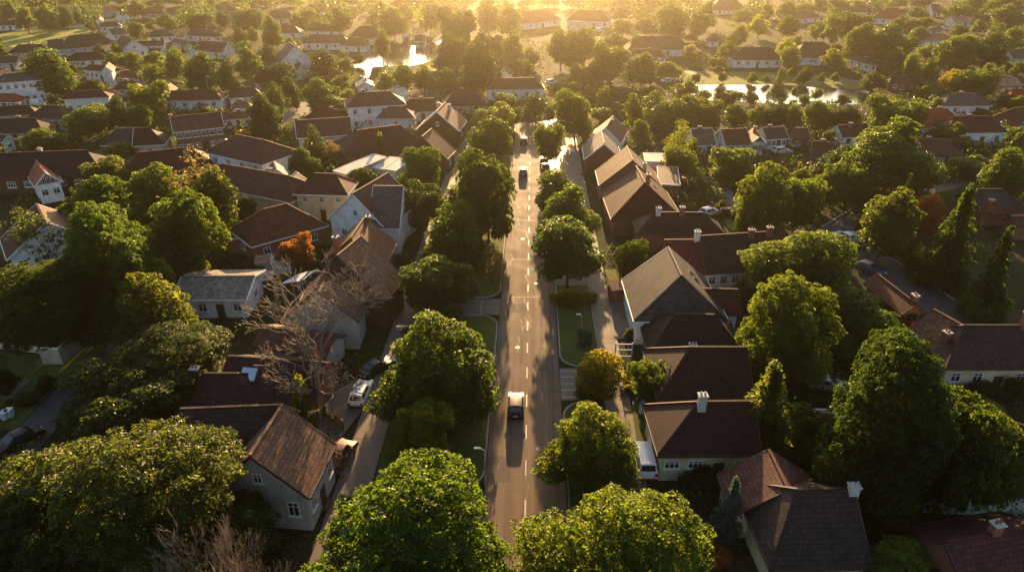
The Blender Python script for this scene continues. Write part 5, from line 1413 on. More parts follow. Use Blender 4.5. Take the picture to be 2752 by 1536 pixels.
# ---- trees of the middle and far distance, read from the map row by row
FAR = {
 'A': """0,10,150,215 150,75,330,285 330,45,560,285 545,55,700,265d 690,110,800,235 1100,52,1212,135 1205,0,1412,155 1218,212,1392,345 1402,220,1482,292 1565,178,1722,285 1510,135,1680,262 1688,138,1812,212
 1758,58,1902,152y 1810,125,2082,300d 2068,115,2242,255d 2230,105,2516,300d 2240,265,2402,440d 2378,268,2502,402 2265,400,2530,770d -60,360,60,570d 1058,408,1192,562 1000,500,1180,650 1120,490,1380,660 1355,500,1605,690
 1555,468,1778,770 1755,528,2095,880 2065,588,2298,890 1368,618,1625,800 608,760,800,915 760,765,985,900 438,905,582,1030d 1028,928,1205,1110d 1000,1010,1265,1240d 1218,1000,1465,1250d
 560,-80,760,50 760,-70,920,45 900,-90,1080,40 1060,-80,1260,30 1400,-70,1620,50 1600,-60,1800,45 1790,-60,1960,40 1940,-50,2100,40 2200,-60,2420,50 2400,-40,2600,60 -30,-60,180,40 160,-70,380,60 360,-60,590,50
 2100,10,2260,100 2250,30,2420,130 440,200,600,262 600,195,720,255d 820,215,920,275d 1480,35,1600,130d 900,420,1010,540d 640,610,740,760d""",
 'B': """0,150,195,430d 268,130,472,262 -40,105,45,185 340,75,565,225 655,72,885,310d 435,190,640,315 1068,292,1272,565 1148,88,1425,340 1058,18,1255,180 1300,38,1482,205 1508,0,1765,285 1745,105,2105,510d 1695,355,2010,700d 1960,420,2310,850d
 2090,0,2330,300 2280,30,2540,330 2080,280,2360,560d 2330,300,2560,600 58,308,232,445d 238,355,342,445y 0,415,152,665d 178,508,405,660d 458,488,765,715d 738,548,895,690 618,648,812,765 448,698,575,820 438,768,755,1070d
 675,715,865,870 1108,698,1312,860 1275,620,1485,870d 1455,640,1705,880d 1695,650,1925,890d 0,630,345,830d 195,738,395,990d 0,798,245,1130d 768,858,945,1020 298,898,385,1070d 1868,758,2065,890 2248,898,2475,1060d 2398,558,2540,720
 2408,1018,2530,1210d 0,1000,190,1310d 880,380,960,460 880,520,1000,620d  1640,560,1760,660d 540,-40,760,60 760,-60,1000,40 980,-50,1140,30 200,-60,420,40
 1250,-60,1480,60 1450,-50,1640,40 1640,-60,1860,40 1840,-70,2080,60""",
 'C': """-20,60,115,210 0,458,192,630 -40,580,142,730 255,290,520,620 430,300,705,630 688,378,842,525 778,318,992,530 1038,348,1165,505 448,618,625,830 598,583,792,810 785,638,905,765 698,448,1055,760 1005,528,1345,810 1275,608,1545,730
 868,180,1110,335 1090,170,1340,330 1325,65,1615,340 1605,108,1835,340 1695,0,1905,255 1535,428,1722,570y 1908,398,2095,580 1812,555,1925,645 1878,640,1955,692 1898,558,1985,645 1568,328,1715,385 2208,148,2405,340y 2278,38,2445,155y
 2028,238,2195,410 1968,330,2150,450 458,788,585,930 588,828,735,940y 688,770,805,860y 728,828,885,1010 838,838,1115,970d 1138,818,1395,980d 1495,768,1705,930d 1678,872,1858,970d 1868,868,2145,1015 2148,885,2295,1000d
 990,895,1195,1160 1175,905,1560,1170 1255,978,1728,1260d 1588,948,1985,1240 838,985,1002,1090 648,1028,885,1160 348,890,705,1290 298,968,405,1110 928,1058,1035,1140 1065,1148,1245,1340 548,1315,725,1440d 1975,1005,2200,1230d 2180,1000,2400,1225d
 2380,1005,2560,1220d 1470,850,1640,960d 1640,705,1740,800d 1900,695,2000,790 2190,700,2290,795d 2330,720,2420,800 860,-40,1080,150d 1060,-60,1340,110 1340,-70,1560,60 1560,-60,1760,60 2030,90,2200,210 -40,-60,160,60 160,-70,380,50 380,-60,640,60 640,-60,880,70 870,60,1060,200d 1080,60,1300,190d
 230,1020,330,1160d 20,900,260,1120d""",
 'D': """-40,35,105,195y 138,0,352,165 148,148,345,340 455,-20,640,115 620,-20,835,115 558,82,805,260 438,198,615,370 568,140,780,400 718,135,1055,390 795,250,1110,570 1040,260,1440,570 1245,185,1585,310 1395,255,1605,410 1405,68,1595,175
 1705,58,1865,155m 1825,58,2065,160 1878,-20,2175,115 2155,-20,2540,155 2225,62,2540,270 2005,198,2155,310 1815,238,1975,340 2165,228,2345,420 2295,258,2540,490 1675,345,2020,650d 1960,338,2350,650d 1485,428,1695,570y 1185,458,1395,690
 1355,508,1535,780 1505,558,1685,770 248,343,398,455y 128,368,315,570y 158,438,358,655 555,468,802,670y 635,418,765,495 238,638,335,745d 318,648,475,790d 118,668,225,785 265,840,335,935 455,850,570,955 345,910,475,1010 690,915,850,1020d 330,705,450,800d 520,705,600,790 640,700,740,790d 928,698,1195,870d
 1215,668,1395,780 1695,668,1925,880m 1898,628,2245,900 1505,818,1615,915 1835,580,1995,685 2295,598,2425,690 2395,598,2540,720 2235,918,2385,1050d 2365,918,2540,1070 1595,938,1795,1070 1085,918,1385,1090 1045,978,1330,1240 1280,990,1565,1250
 395,985,705,1220d 635,1020,955,1260d 0,1000,210,1240d 190,1005,400,1240d 565,1248,685,1385 1545,1278,1685,1370 1655,1178,1925,1380 2035,1048,2195,1125 2325,1218,2540,1370 2415,1268,2560,1410d 1815,1345,2105,1440d
 300,30,480,120 820,0,1000,120 960,20,1180,110d 1180,-50,1420,60 1400,-40,1640,50 1120,330,1260,460d 880,700,960,760 1000,380,1180,480d""",
 'H': "290,258,455,385 425,232,575,340 355,365,700,650 605,108,905,385 778,300,1010,510 905,450,1285,650 1185,120,1690,410",
 'G': "1830,60,2220,320 1820,210,2080,420 1400,80,1720,330d 1580,-30,1730,180", 'L': "540,420,900,800 1080,225,1510,440 1340,540,1810,880d -160,560,300,860d", 'E': "1440,480,1600,600d", 'P': "1150,560,1500,740d"}
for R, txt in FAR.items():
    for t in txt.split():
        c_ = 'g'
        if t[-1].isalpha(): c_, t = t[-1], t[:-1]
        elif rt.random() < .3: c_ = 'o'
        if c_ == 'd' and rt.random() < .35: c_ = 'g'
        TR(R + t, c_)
# ---- bare trees
bare = empty("bare_tree", Vector((*at('J565,1330').xy, 0)), "large leafless tree spreading twisted branches beside the white estate car", "tree")
o = inst("trunk", bare_mesh("trunk", 21, 6, .66, first=6, trunk_h=.26, r0=.021, twigs=3, flat=.5), bare)
o.scale = (9.6, 9.6, 16.8)
o2 = empty("bare_shrub", Vector((-20.6, 30.6, 0)), "tangled leafless brown shrub at the bottom edge in front of the cottage", "shrub")
o = inst("branches", bare_mesh("branches", 33, 6, .55, first=9, trunk_h=0, r0=.014, twigs=3, flat=.8), o2)
o.scale = (4.6, 4.6, 13.0)
o.data.materials[0] = TWIG
o3 = empty("bare_shrub", Vector((*at('P700,1500').xy, 0)), "small leafless twigs sticking up at the bottom right edge", "shrub")
o = inst("branches", bare_mesh("branches", 35, 4, .5, first=2, trunk_h=.25, r0=.016, twigs=2), o3)
o.scale = (1.0, 1.0, 3.0)

# ---- low shrubbery filling the gardens
def inside(x, y, P):
    r = False
    for i in range(len(P)):
        (x1, y1), (x2, y2) = P[i - 1], P[i]
        if (y1 > y) != (y2 > y) and x < (x2 - x1) * (y - y1) / (y2 - y1) + x1: r = not r
    return r
rng = np.random.default_rng(77)
QS, QM = [], []
tries = 0
while len(QS) < 2300 and tries < 14000:
    tries += 1
    ppx = (rng.uniform(-60, 2810), rng.uniform(-40, 1500) if rng.random() < .45 else rng.uniform(-60, 520))
    v = at(ppx)
    tt = v.x - rd(v.y, 0).x
    if -18.2 < tt < 12.0 and v.y < 172: continue
    if any(inside(v.x, v.y, P) for P in PATCH): continue
    bad = False
    for bb in BODIES:
        q = v - bb.A
        a_, n_ = q.x * bb.u.x + q.y * bb.u.y, q.x * bb.n.x + q.y * bb.n.y
        if -bb.e0 - 1 < a_ < bb.L + bb.e1 + 1 and abs(n_) < bb.hw + .6: bad = True; break
    if bad: continue
    far = v.length > 120
    R = rng.uniform(.8, 2.0) if not far else rng.uniform(1.2, 3.0)
    H_ = R * rng.uniform(.8, 1.3)
    m = 46 if far else 150
    lf = .62 if far else .26
    d = unit(rng.normal(size=(m, 3))); d[:, 2] = np.abs(d[:, 2])
    lump = 1 + .22 * np.sin(d @ rng.normal(size=3) * 5)
    pos = np.array([v.x, v.y, 0]) + d * np.array([R, R, H_]) * (lump * rng.uniform(.8, 1.0, m))[:, None]
    ld = unit(d * .5 + rng.normal(size=(m, 3)) * .6 + [0, 0, -.2])
    ln = lf * rng.uniform(.7, 1.3, m)
    QS.append(leaf_quads(rng, pos, ld, ln, ln * .7)); QM.append(np.full(m, rng.choice(4, p=[.45, .25, .2, .1])))
WS, WM = [], []
tries = 0
while len(WS) < 330 and tries < 3000:      # the far wood at the edge of town
    tries += 1
    ppx = (rng.uniform(-200, 2950), rng.uniform(-75, 75))
    v = at(ppx)
    if any(inside(v.x, v.y, P) for P in PATCH): continue
    if any(abs((v - bb.A).x * bb.n.x + (v - bb.A).y * bb.n.y) < bb.hw + 2.5 and -bb.e0 - 3 < (v - bb.A).x * bb.u.x + (v - bb.A).y * bb.u.y < bb.L + bb.e1 + 3 for bb in BODIES): continue
    if any(math.hypot(v.x - T[0].location.x, v.y - T[0].location.y) < 4 for T in TREES): continue
    R = rng.uniform(2.4, 4.6); H_ = R * rng.uniform(.9, 1.3)
    m = 170
    d = unit(rng.normal(size=(m, 3)))
    lump = 1 + .2 * np.sin(d @ rng.normal(size=3) * 6) + .12 * np.sin(d @ rng.normal(size=3) * 9)
    pos = np.array([v.x, v.y, H_ * 1.05]) + d * np.array([R, R, H_]) * (lump * rng.uniform(.75, 1.0, m))[:, None]
    ld = unit(d * .5 + rng.normal(size=(m, 3)) * .7 + [0, 0, -.2])
    ln = 1.25 * rng.uniform(.7, 1.3, m)
    WS.append(leaf_quads(rng, pos, ld, ln, ln * .75)); WM.append(np.full(m, rng.choice(4, p=[.4, .35, .25, 0])))
wme = quads_mesh("woodland", np.concatenate(WS))
wme.materials.clear()
for k in 'dgor': wme.materials.append(LEAF[k])
wme.polygons.foreach_set("material_index", np.concatenate(WM).astype(np.int32))
tag(inst("woodland", wme), "hazy woodland between the farthest houses at the top edge", "woodland", None, 'stuff')
sme = quads_mesh("shrubbery", np.concatenate(QS))
sme.materials.clear()
for k in 'dgor': sme.materials.append(LEAF[k])
sme.polygons.foreach_set("material_index", np.concatenate(QM).astype(np.int32))
tag(inst("shrubbery", sme), "low mixed shrubbery filling the gardens between the houses", "shrubbery", None, 'stuff')

# ---- labels for trees: what they look like and the nearest landmark
CW = {'r': 'rusty', 'g': 'green', 'd': 'dark green', 'y': 'yellow green', 'o': 'olive', 'a': 'orange', 'm': 'golden', 'b': 'blue grey'}
groups = {}
DROP = {'with', 'of', 'the', 'a', 'an', 'and', 'in', 'at', 'by', 'beside', 'behind', 'below', 'above', 'on', 'left', 'right', 'under', 'one', 'near', 'among', 'small', 'bright', 'far', 'beyond', 'from', 'facing', 'between', 'its', 'into', 'to'}
def brief(t):
    w = t.split()[:7]
    while len(t.split()) > 7 and w[-1] in DROP: w.pop()
    return ' '.join(w)
seen = {}
for l in LAND: seen[brief(l[1])] = seen.get(brief(l[1]), 0) + 1
LAND = [(l[0], brief(l[1])) for l in LAND if seen[brief(l[1])] == 1]
for T in TREES:
    if T[1]: T[0]['label'] = T[1]; continue
    x, y = T[2]
    best = min(LAND, key=lambda l: math.hypot(l[0][0] - x, (l[0][1] - y) * 1.3))
    dx, dy = x - best[0][0], y - best[0][1]
    rel = ('right of' if dx > 0 else 'left of') if abs(dx) > abs(dy) * 1.2 else ('in front of' if dy > 0 else 'behind')
    T.append((CW[T[5]], rel, best[1]))
    groups.setdefault((CW[T[5]], rel, best[1]), []).append(T)
ORD = ['', 'second', 'third', 'fourth', 'fifth', 'sixth', 'seventh', 'eighth', 'ninth']
for (cw, rel, lm), L in groups.items():
    L.sort(key=lambda T: T[8])
    for i, T in enumerate(L):
        pre = '' if len(L) == 1 else ('nearest ' if i == 0 else (ORD[min(i, 8)] + ' nearest '))
        T[0]['label'] = f"{pre}{cw} tree {rel} the {lm}"
for T in TREES:
    if T[9] == 'tree' and not T[1]: T[0]['group'] = 'trees of the suburb'
# ------------------------------------------------------------------ cars
PAINT = {'wine': (0.05, 0.008, 0.008), 'red': (0.22, 0.015, 0.012), 'black': (0.012, 0.012, 0.014), 'white': (0.75, 0.75, 0.76), 'silver': (0.42, 0.43, 0.45), 'grey': (0.12, 0.125, 0.13),
         'blue': (0.03, 0.05, 0.10), 'brown': (0.16, 0.05, 0.03)}

def paint(k):
    return plain("paint_" + k, PAINT[k], 0.45, 0.3, 0.1, 0.12)

# kind: length, width, roof height, belt height, cabin base rear/front, cabin roof rear/front
CARS = {'hatch': (4.2, 1.78, 1.50, .95, .12, 3.15, .55, 2.15), 'sedan': (4.7, 1.80, 1.43, .92, .75, 3.45, 1.45, 2.6), 'estate': (4.6, 1.80, 1.55, .95, .10, 3.3, .45, 2.5),
        'van': (4.9, 1.95, 2.05, 1.15, .05, 4.2, .15, 3.4), 'pickup': (4.9, 1.9, 1.75, 1.0, 1.8, 3.7, 2.05, 3.1)}

def car(p, heading, kind, col, label, bumper=None, cat='car', name='parked_car'):
    """p rear-to-front centre on the road; heading: angle of travel measured from +Y clockwise (degrees)"""
    Lc, W, Hr, hb, c0, c1, r0, r1 = CARS[kind]
    P = at(p) if isinstance(p, str) else p
    root = empty(name, Vector((P.x, P.y, 0.03)), label, cat)
    root.rotation_euler = (0, 0, -math.radians(heading))
    Z = Vector((0, 0, 0))
    hw = W / 2
    y0 = -Lc / 2
    prof = [(0.03, .30), (0, .55), (.06, hb - .12), (.16, hb), (c1, hb + .02), (Lc - .35, hb - .17), (Lc - .06, hb - .34), (Lc, .5), (Lc - .05, .28)]
    bm = bmesh.new()
    rows = []
    for x, k in ((-hw * .90, .0), (-hw, .05), (-hw, .05), (hw, .05), (hw, .05), (hw * .90, .0)):
        rows.append(x)
    vs_ = []
    for x, zk in ((-hw * .93, 0), (-hw, 1), (hw, 1), (hw * .93, 0)):
        row = []
        for (y, z) in prof:
            zz = z if zk == 0 or z < .6 else z - .06
            row.append(bm.verts.new((x, y0 + y, zz)))
        vs_.append(row)
    n = len(prof)
    # outer skins: side faces are the x=+-hw rows, the shoulder the .93 rows carried over the top
    bm.faces.new(vs_[1][::-1]); bm.faces.new(vs_[2])
    order = [vs_[1], vs_[0], vs_[3], vs_[2]]
    for a, b2 in zip(order, order[1:]):
        for i in range(n):
            j = (i + 1) % n
            bm.faces.new((a[i], a[j], b2[j], b2[i]))
    bmesh.ops.recalc_face_normals(bm, faces=bm.faces)
    # cabin
    top = hw * .74
    cab = [(c0, hb - .02, hw * .93), (c1, hb - .02, hw * .93), (r1, Hr, top), (r0, Hr, top)]
    vv = []
    for s in (-1, 1): vv.append([bm.verts.new((s * w, y0 + y, z)) for (y, z, w) in cab])
    crown = [bm.verts.new((0, y0 + r1 - .1, Hr + .045)), bm.verts.new((0, y0 + r0 + .1, Hr + .045))]
    bm.faces.new(vv[0]); bm.faces.new(vv[1][::-1])
    bm.faces.new((vv[0][1], vv[1][1], vv[1][2], vv[0][2]))
    bm.faces.new((vv[0][3], vv[1][3], vv[1][0], vv[0][0]))
    bm.faces.new((vv[0][2], crown[0], crown[1], vv[0][3])); bm.faces.new((crown[0], vv[1][2], vv[1][3], crown[1]))
    bm.faces.new((vv[0][2], vv[1][2], crown[0])); bm.faces.new((vv[1][3], vv[0][3], crown[1]))
    bmesh.ops.recalc_face_normals(bm, faces=bm.faces)
    bmesh.ops.bevel(bm, geom=[e for e in bm.edges if e.calc_face_angle(0) > .35], offset=.05, segments=2, affect='EDGES', profile=.6)
    me = bpy.data.meshes.new("body")
    bm.to_mesh(me); bm.free()
    me.materials.append(paint(col))
    me.polygons.foreach_set("use_smooth", [True] * len(me.polygons))
    inst("body", me, root)
    if kind == 'pickup':
        bd = MB()
        bd.prism([(-hw * .82, y0 + .12, hb + .03), (-hw * .82, y0 + 1.7, hb + .03), (hw * .82, y0 + 1.7, hb + .03), (hw * .82, y0 + .12, hb + .03)][::-1], Vector((0, 0, .015)))
        for x in (-hw * .9, hw * .9): bd.bar((x, y0 + .1, hb + .1), (x, y0 + 1.75, hb + .1), .1, .22)
        bd.bar((-hw * .9, y0 + .1, hb + .1), (hw * .9, y0 + .1, hb + .1), .1, .22)
        bd.build("cargo_bed", DARKW, root, Z)
    # glass, a little proud of the cabin
    def pane(nm, q, off):
        m = MB(); m.prism(q, Vector(off)); m.build(nm, GLASS, root, Z)
    def lerp3(a, b2, t): return Vector(a).lerp(Vector(b2), t)
    def quad(a, b2, c, d, m0=.12, m1=.12, v0=.16, v1=.1):
        return [lerp3(lerp3(a, b2, m0), lerp3(d, c, m0), v0), lerp3(lerp3(a, b2, 1 - m1), lerp3(d, c, 1 - m1), v0), lerp3(lerp3(a, b2, 1 - m1), lerp3(d, c, 1 - m1), 1 - v1), lerp3(lerp3(a, b2, m0), lerp3(d, c, m0), 1 - v1)]
    wbase, y = hw * .93, lambda t: y0 + t
    pane("windscreen", quad((wbase, y(c1), hb), (-wbase, y(c1), hb), (-top, y(r1), Hr), (top, y(r1), Hr), .07, .07), (0, .03, .02))
    pane("rear_window", quad((-wbase, y(c0), hb), (wbase, y(c0), hb), (top, y(r0), Hr), (-top, y(r0), Hr), .1, .1, .2), (0, -.03, .02))
    for s in (-1, 1):
        a, b2, c, d = (s * wbase, y(c0), hb), (s * wbase, y(c1), hb), (s * top, y(r1), Hr), (s * top, y(r0), Hr)
        if kind == 'van': pane("side_window", quad(a, b2, c, d, .66, .10, .2, .2), (s * .03, 0, .01))
        else:
            pane("side_window", quad(a, b2, c, d, .10, .54, .16, .14), (s * .03, 0, .01))
            pane("side_window", quad(a, b2, c, d, .50, .12, .16, .14), (s * .03, 0, .01))
    for s in (-1, 1):
        m = MB(); m.box((s * hw * .80, y0 + .0, hb - .38), (1, 0), .30, .12, .26); m.build("tail_light", TAIL, root, Z)
        m = MB(); m.box((s * hw * .74, y0 + Lc - .10, .55), (1, 0), .40, .16, .16); m.build("headlight", HEADL, root, Z)
        m = MB(); m.box((s * (hw + .08), y0 + c1 - .35, hb), (1, 0), .18, .12, .14); m.build("mirror", paint(col), root, Z)
        for wy in (.75, Lc - .85):
            m = MB(); m.tube((s * (hw - .20), y0 + wy, .33), (s * (hw + .015), y0 + wy, .33), .33, .33, 20)
            t = m.build("wheel", RUBBER, root, Z)
            m = MB(); m.tube((s * (hw - .05), y0 + wy, .33), (s * (hw + .025), y0 + wy, .33), .21, .19, 12)
            m.build("rim", RIM, t, Z)
    m = MB(); m.box((0, y0 - .02, .55), (1, 0), .5, .05, .12); m.build("number_plate", PLATE, root, Z)
    m = MB(); m.box((0, y0 + .02, .32), (1, 0), W * .92, .10, .18); m.build("bumper", bumper or RUBBER, root, Z)
    return root

RDIR = math.degrees(math.atan(0.0268))
car(rd(58.9, -1.15), RDIR, 'hatch', 'wine', "dark red hatchback driving up the avenue away from the viewer", name='moving_car')
car(Vector((*at('T1300,1060').xy, 0)), RDIR, 'estate', 'grey', "blue grey car on the left lane below the avenue end", name='moving_car')
car(Vector((*at('T1312,530').xy, 0)), RDIR, 'hatch', 'black', "small dark car stopped at the end of the avenue", name='moving_car')
car(Vector((*at('T1680,985').xy, 0)), RDIR, 'sedan', 'black', "nearer of the two dark cars parked at the right kerb")
car(Vector((*at('T1650,875').xy, 0)), RDIR, 'hatch', 'brown', "farther of the two dark cars parked at the right kerb")
car('J975,1100', 4, 'estate', 'white', "white estate car with red tail lights parked beside the bare tree")
car('J1125,850', 40, 'sedan', 'black', "dark saloon parked in shade left of the left footway")
car('N760,370', 15, 'pickup', 'brown', "rusty red pickup truck parked beside the cottage", cat='truck', name='pickup_truck')
car('O1180,400', 1, 'van', 'white', "white topped van with red tail parked below the salmon hip roof", bumper=TAIL, cat='van', name='parked_van')
car('M180,215', -148, 'sedan', 'black', "black saloon on the side lane at the left edge")
car('M30,800', 60, 'hatch', 'blue', "dark car nose behind the bottom left trees")
car('H1025,1270', 148, 'hatch', 'blue', "dark blue car driving along the curved street", name='moving_car')
car('H895,985', 160, 'hatch', 'silver', "silver car parked on the bend of the curved street")
car('H775,950', -20, 'hatch', 'white', "pale car parked opposite on the bend of the curved street")
car('F1390,1330', 10, 'pickup', 'blue', "dark pickup behind the large brown house near the footway", cat='truck', name='pickup_truck')
car('F565,700', 80, 'sedan', 'white', "white roofed car beside the cream house")
car('G1820,710', 60, 'hatch', 'white', "white car beside the long dark hipped house")
car('G2020,720', 95, 'hatch', 'black', "black car beside the slim cypress")
car('H345,60', 60, 'sedan', 'silver', "silver car by the hedge right of the chalet")
car('H170,115', 80, 'estate', 'white', "white car by the dark trees below the chalet")
car('L600,1020', 100, 'hatch', 'silver', "pale car glimpsed between the big dark trees")
car('C760,310', 75, 'van', 'white', "white van in the pink haze", cat='van', name='parked_van')
car('C300,815', 70, 'hatch', 'white', "white car beside the hazy maroon house")
car('D1730,290', 80, 'estate', 'white', "white car on the grey roofed far right street")
car('C1420,800', 85, 'sedan', 'white', "white car at the left tip of the right pond")
car('A2120,1385', 78, 'sedan', 'white', "white car in front of the brick house")
car('A395,1025', 75, 'van', 'white', "white van behind the wide black roof", cat='van', name='parked_van')
car('B235,330', 80, 'van', 'white', "white van in the hazy trees", cat='van', name='parked_van')
car('F1590,585', 5, 'sedan', 'black', "dark car under the trees beside the left footway")
car('F1560,790', 5, 'hatch', 'red', "dim red car under the layered verge tree")
# ------------------------------------------------------------------ small things
GREEN = plain("bin_green", (0.05, 0.16, 0.12), .5)
def bin_(p, label, lid, body_m):
    P = at(p)
    r = empty("wheelie_bin", Vector((P.x, P.y, 0.02)), label, "bin", None)
    m = MB()
    a = [(-.26, -.3, .12), (.26, -.3, .12), (.26, .3, .12), (-.26, .3, .12)]; b2 = [(x * 1.2, y_ * 1.2, 1.0) for x, y_, z in a]
    m.face([Vector(q) for q in a[::-1]]); m.face([Vector(q) for q in b2])
    for i in range(4): m.face([a[i], a[(i + 1) % 4], b2[(i + 1) % 4], b2[i]])
    m.build("body", body_m, r, Vector((0, 0, 0)))
    m = MB(); m.box((0, -.02, 1.0), (1, 0), .68, .80, .07); m.build("lid", lid, r, Vector((0, 0, 0)))
    for s in (-.27, .27):
        m = MB(); m.tube((s - .04, .33, .12), (s + .04, .33, .12), .12, .12, 12); m.build("wheel", RUBBER, r, Vector((0, 0, 0)))
PALE = plain("pale_plastic", (.55, .56, .57), .5)
bin_('I65,1320', "left of the two pale wheelie bins by the side lane", PALE, PALE)
bin_('I112,1298', "right of the two pale wheelie bins by the side lane", METAL, PALE)
hyd = empty("hydrant_post", Vector((*at('K1163,1255').xy, .1)), "white and green capped post on the grass strip by the salmon hip roof", "post")
m = MB(); m.tube((0, 0, 0), (0, 0, 1.15), .30, .28, 14); m.build("post", PALE, hyd, Vector((0, 0, 0)))
m = MB(); m.tube((0, 0, 1.15), (0, 0, 1.3), .36, .36, 14); m.tube((0, 0, 1.3), (0, 0, 1.75), .34, .04, 14); m.build("cap", GREEN, hyd, Vector((0, 0, 0)))
# garden wall lower right
def wall_run(name, label, pts, h, w, m_, cat, z=0, post=None):
    P = [Vector((*at(p).xy, z)) for p in pts]
    r = empty(name, P[0].copy(), label, cat)
    mb_ = MB(); cp = MB()
    for a, b2 in zip(P, P[1:]):
        mb_.bar(a + Vector((0, 0, h / 2)), b2 + Vector((0, 0, h / 2)), w, h)
        cp.bar(a + Vector((0, 0, h + .04)), b2 + Vector((0, 0, h + .04)), w + .1, .09)
    mb_.build("panel", m_, r); cp.build("coping", CAPM if not post else post, r)
    if post:
        for a, b2 in zip(P, P[1:]):
            n_ = max(2, int((b2 - a).length / 2.2))
            for i in range(n_ + 1):
                q = a.lerp(b2, i / n_); pm = MB(); pm.box(q, (1, 0), .13, .13, h + .2); pm.build("post", post, r)
    return r
FENCE = rough_mat("fence_wood", (.16, .11, .07), .9, 2, .3)
wall_run("garden_wall", "grey block garden wall in the bottom right shade", ['P1190,850', 'P1800,865', 'P2300,890', 'P2600,905'], 2.0, .25, wallm('grey'), "wall")
wall_run("low_wall", "thin white wall along the red carport", ['I540,700', 'I805,480'], .9, .25, wallm('white'), "wall")
wall_run("garden_fence", "dark timber fence beside the white estate car", ['J590,1250', 'J805,1425'], 1.3, .08, FENCE, "fence", post=DARKW)
wall_run("garden_fence", "low fence right of the right paved yard", ['K1045,230', 'K1120,540'], 1.1, .08, FENCE, "fence", post=DARKW)
wall_run("garden_fence", "thin white fence in front of the pond house at the end of the lawn", ['A470,278', 'A870,268'], 1.0, .1, wallm('white'), "fence", post=FRAME)
wall_run("garden_wall", "pale low wall along the drive right of the white gabled house", ['F1205,1110', 'F1285,985'], .8, .2, wallm('white'), "wall")
wall_run("garden_wall", "cream low wall across the left footway", ['J1310,455', 'J1470,450'], .5, .2, wallm('cream'), "wall")
wall_run("garden_wall", "tan low wall beside the felt roofed house yard", ['E560,740', 'E650,640'], 1.0, .2, wallm('beige'), "wall")
# white gate frame by the golden tree
gp = Vector((*at('K985,735').xy, 0))
gr = empty("garden_gate", gp, "white framed garden gate beside the golden orange tree", "gate")
for x in (-1.0, 1.0):
    m = MB(); m.box((gp.x + x, gp.y, 0), (1, 0), .14, .14, 2.3); m.build("post", FRAME, gr)
m = MB()
for z in (.4, 1.3, 2.1): m.bar((gp.x - .95, gp.y, z), (gp.x + .95, gp.y, z), .08, .12)
for x in (-.5, 0, .5): m.bar((gp.x + x, gp.y, .4), (gp.x + x, gp.y, 2.1), .06, .06)
m.build("gate_frame", FRAME, gr)
# lamp and pole
def lamp(p, h, label, arm=1.2, dirx=1):
    P = at(p)
    r = empty("street_lamp", Vector((P.x, P.y, 0)), label, "street lamp")
    Z = Vector((0, 0, 0))
    m = MB(); m.tube((0, 0, 0), (0, 0, h), .09, .05, 8); m.build("pole", METAL, r, Z)
    m = MB(); m.tube((0, 0, h), (dirx * arm, 0, h + .25), .045, .035, 6); m.build("arm", METAL, r, Z)
    m = MB(); m.box((dirx * (arm + .2), 0, h + .18), (1, 0), .6, .22, .14); m.build("lamp_head", PALE, r, Z)
lamp('E15,860', 6.0, "curved street lamp at the left edge by the dark hedge", 1.0, 1)
lamp('N2170,600', 4.2, "slender white lamp post on the left kerb near the bottom", .4, -1)
lamp('K575,560', 3.6, "thin pale pole beside the blue green sapling", .2, -1)
lamp('P2490,960', 4.4, "dark lamp post with white bands at the bottom right edge", .3, 1)
lamp('P660,1420', 3.6, "thin curved lamp rising over the huge black roof", .5, -1)
lamp('A2040,1000', 7.5, "tall thin pole in front of the large maroon roof", .3, 1)
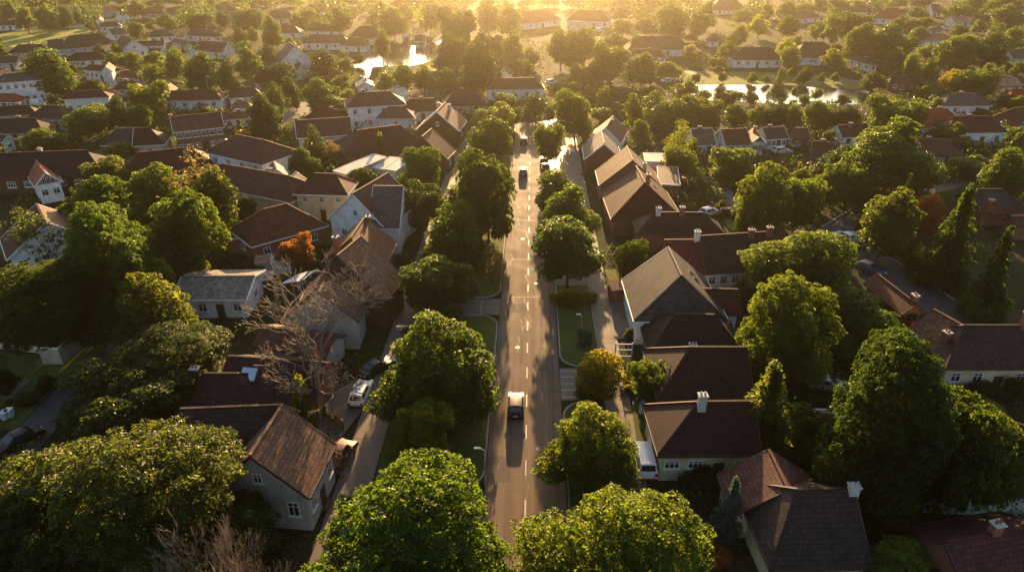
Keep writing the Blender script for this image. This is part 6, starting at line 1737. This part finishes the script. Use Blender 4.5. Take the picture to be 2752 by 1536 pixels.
# awnings / glazed panels by the large brown house
for pts, lab in ((['Q880,725', 'Q1100,695', 'Q1215,572', 'Q1060,622'], "larger of two white slanted glass panels left of the large brown house"), (['Q1130,690', 'Q1165,665', 'Q1330,548', 'Q1225,580'], "smaller of two white slanted glass panels left of the large brown house")):
    P = [at(p, 2.6) for p in pts]
    r = empty("glass_canopy", Vector((*P[0].xy, 0)), lab, "canopy")
    m = MB(); m.prism(P, Vector((0, 0, -.12))); m.build("panel", PALE, r)
    for q in P:
        m = MB(); m.box(Vector((q.x, q.y, 0)), (1, 0), .1, .1, 2.45); m.build("leg", FRAME, r)
for p, lab, mt in (('Q715,585', "small tan garden shed behind the felt roofed house", 'beige'), ('Q905,575', "low white garden shed beside the orange tinted tree", 'white'), ('Q680,800', "dark shed with a sunlit lid beside the felt roofed house", 'wood'), ('K945,150', "small timber shed in the right paved yard", 'brick')):
    P = at(p)
    r = empty("garden_shed", Vector((P.x, P.y, 0)), lab, "shed")
    m = MB(); m.box((P.x, P.y, 0), (1, .2), 2.6, 2.0, 1.9); m.build("wall", wallm(mt), r)
    m = MB()
    ax = Vector((1, .2, 0)).normalized(); ay = Vector((-ax.y, ax.x, 0)); c0_ = Vector((P.x, P.y, 1.9))
    m.prism([c0_ - ax * 1.5 - ay * 1.2, c0_ + ax * 1.5 - ay * 1.2, c0_ + ax * 1.5 + ay * 1.2 + Vector((0, 0, .35)), c0_ - ax * 1.5 + ay * 1.2 + Vector((0, 0, .35))], Vector((0, 0, .1)))
    m.build("roof", roofm('pale' if mt in ('white', 'wood') else 'tan'), r)
# white box trailer bottom left
P = at('M215,820')
r = empty("box_trailer", Vector((P.x, P.y, 0)), "white box trailer behind the bottom left tree", "trailer")
m = MB(); m.box((P.x, P.y, .5), (1, .1), 3.6, 2.0, 1.7); m.build("body", PALE, r)
for s in (-.98, .98):
    m = MB(); m.tube((P.x, P.y + s - .1, .33), (P.x, P.y + s + .1, .33), .33, .33, 14); m.build("wheel", RUBBER, r)
# ------------------------------------------------------------------ air
hz = MB()
hz.prism([(-700, -70, -1.0), (-700, 1300, -1.0), (700, 1300, -1.0), (700, -70, -1.0)], Vector((0, 0, 53.0)))
hm = bpy.data.materials.new("haze_air")
hm.use_nodes = True
nt = hm.node_tree
nt.nodes.remove(nt.nodes["Principled BSDF"])
pv = nt.nodes.new("ShaderNodeVolumePrincipled")
pv.inputs["Color"].default_value = (0.96, 0.86, 0.66, 1)
pv.inputs["Density"].default_value = HAZE_DENSITY
pv.inputs["Anisotropy"].default_value = HAZE_G
nt.links.new(pv.outputs[0], nt.nodes["Material Output"].inputs["Volume"])
h = hz.build("haze", hm)
tag(h, kind='stuff')
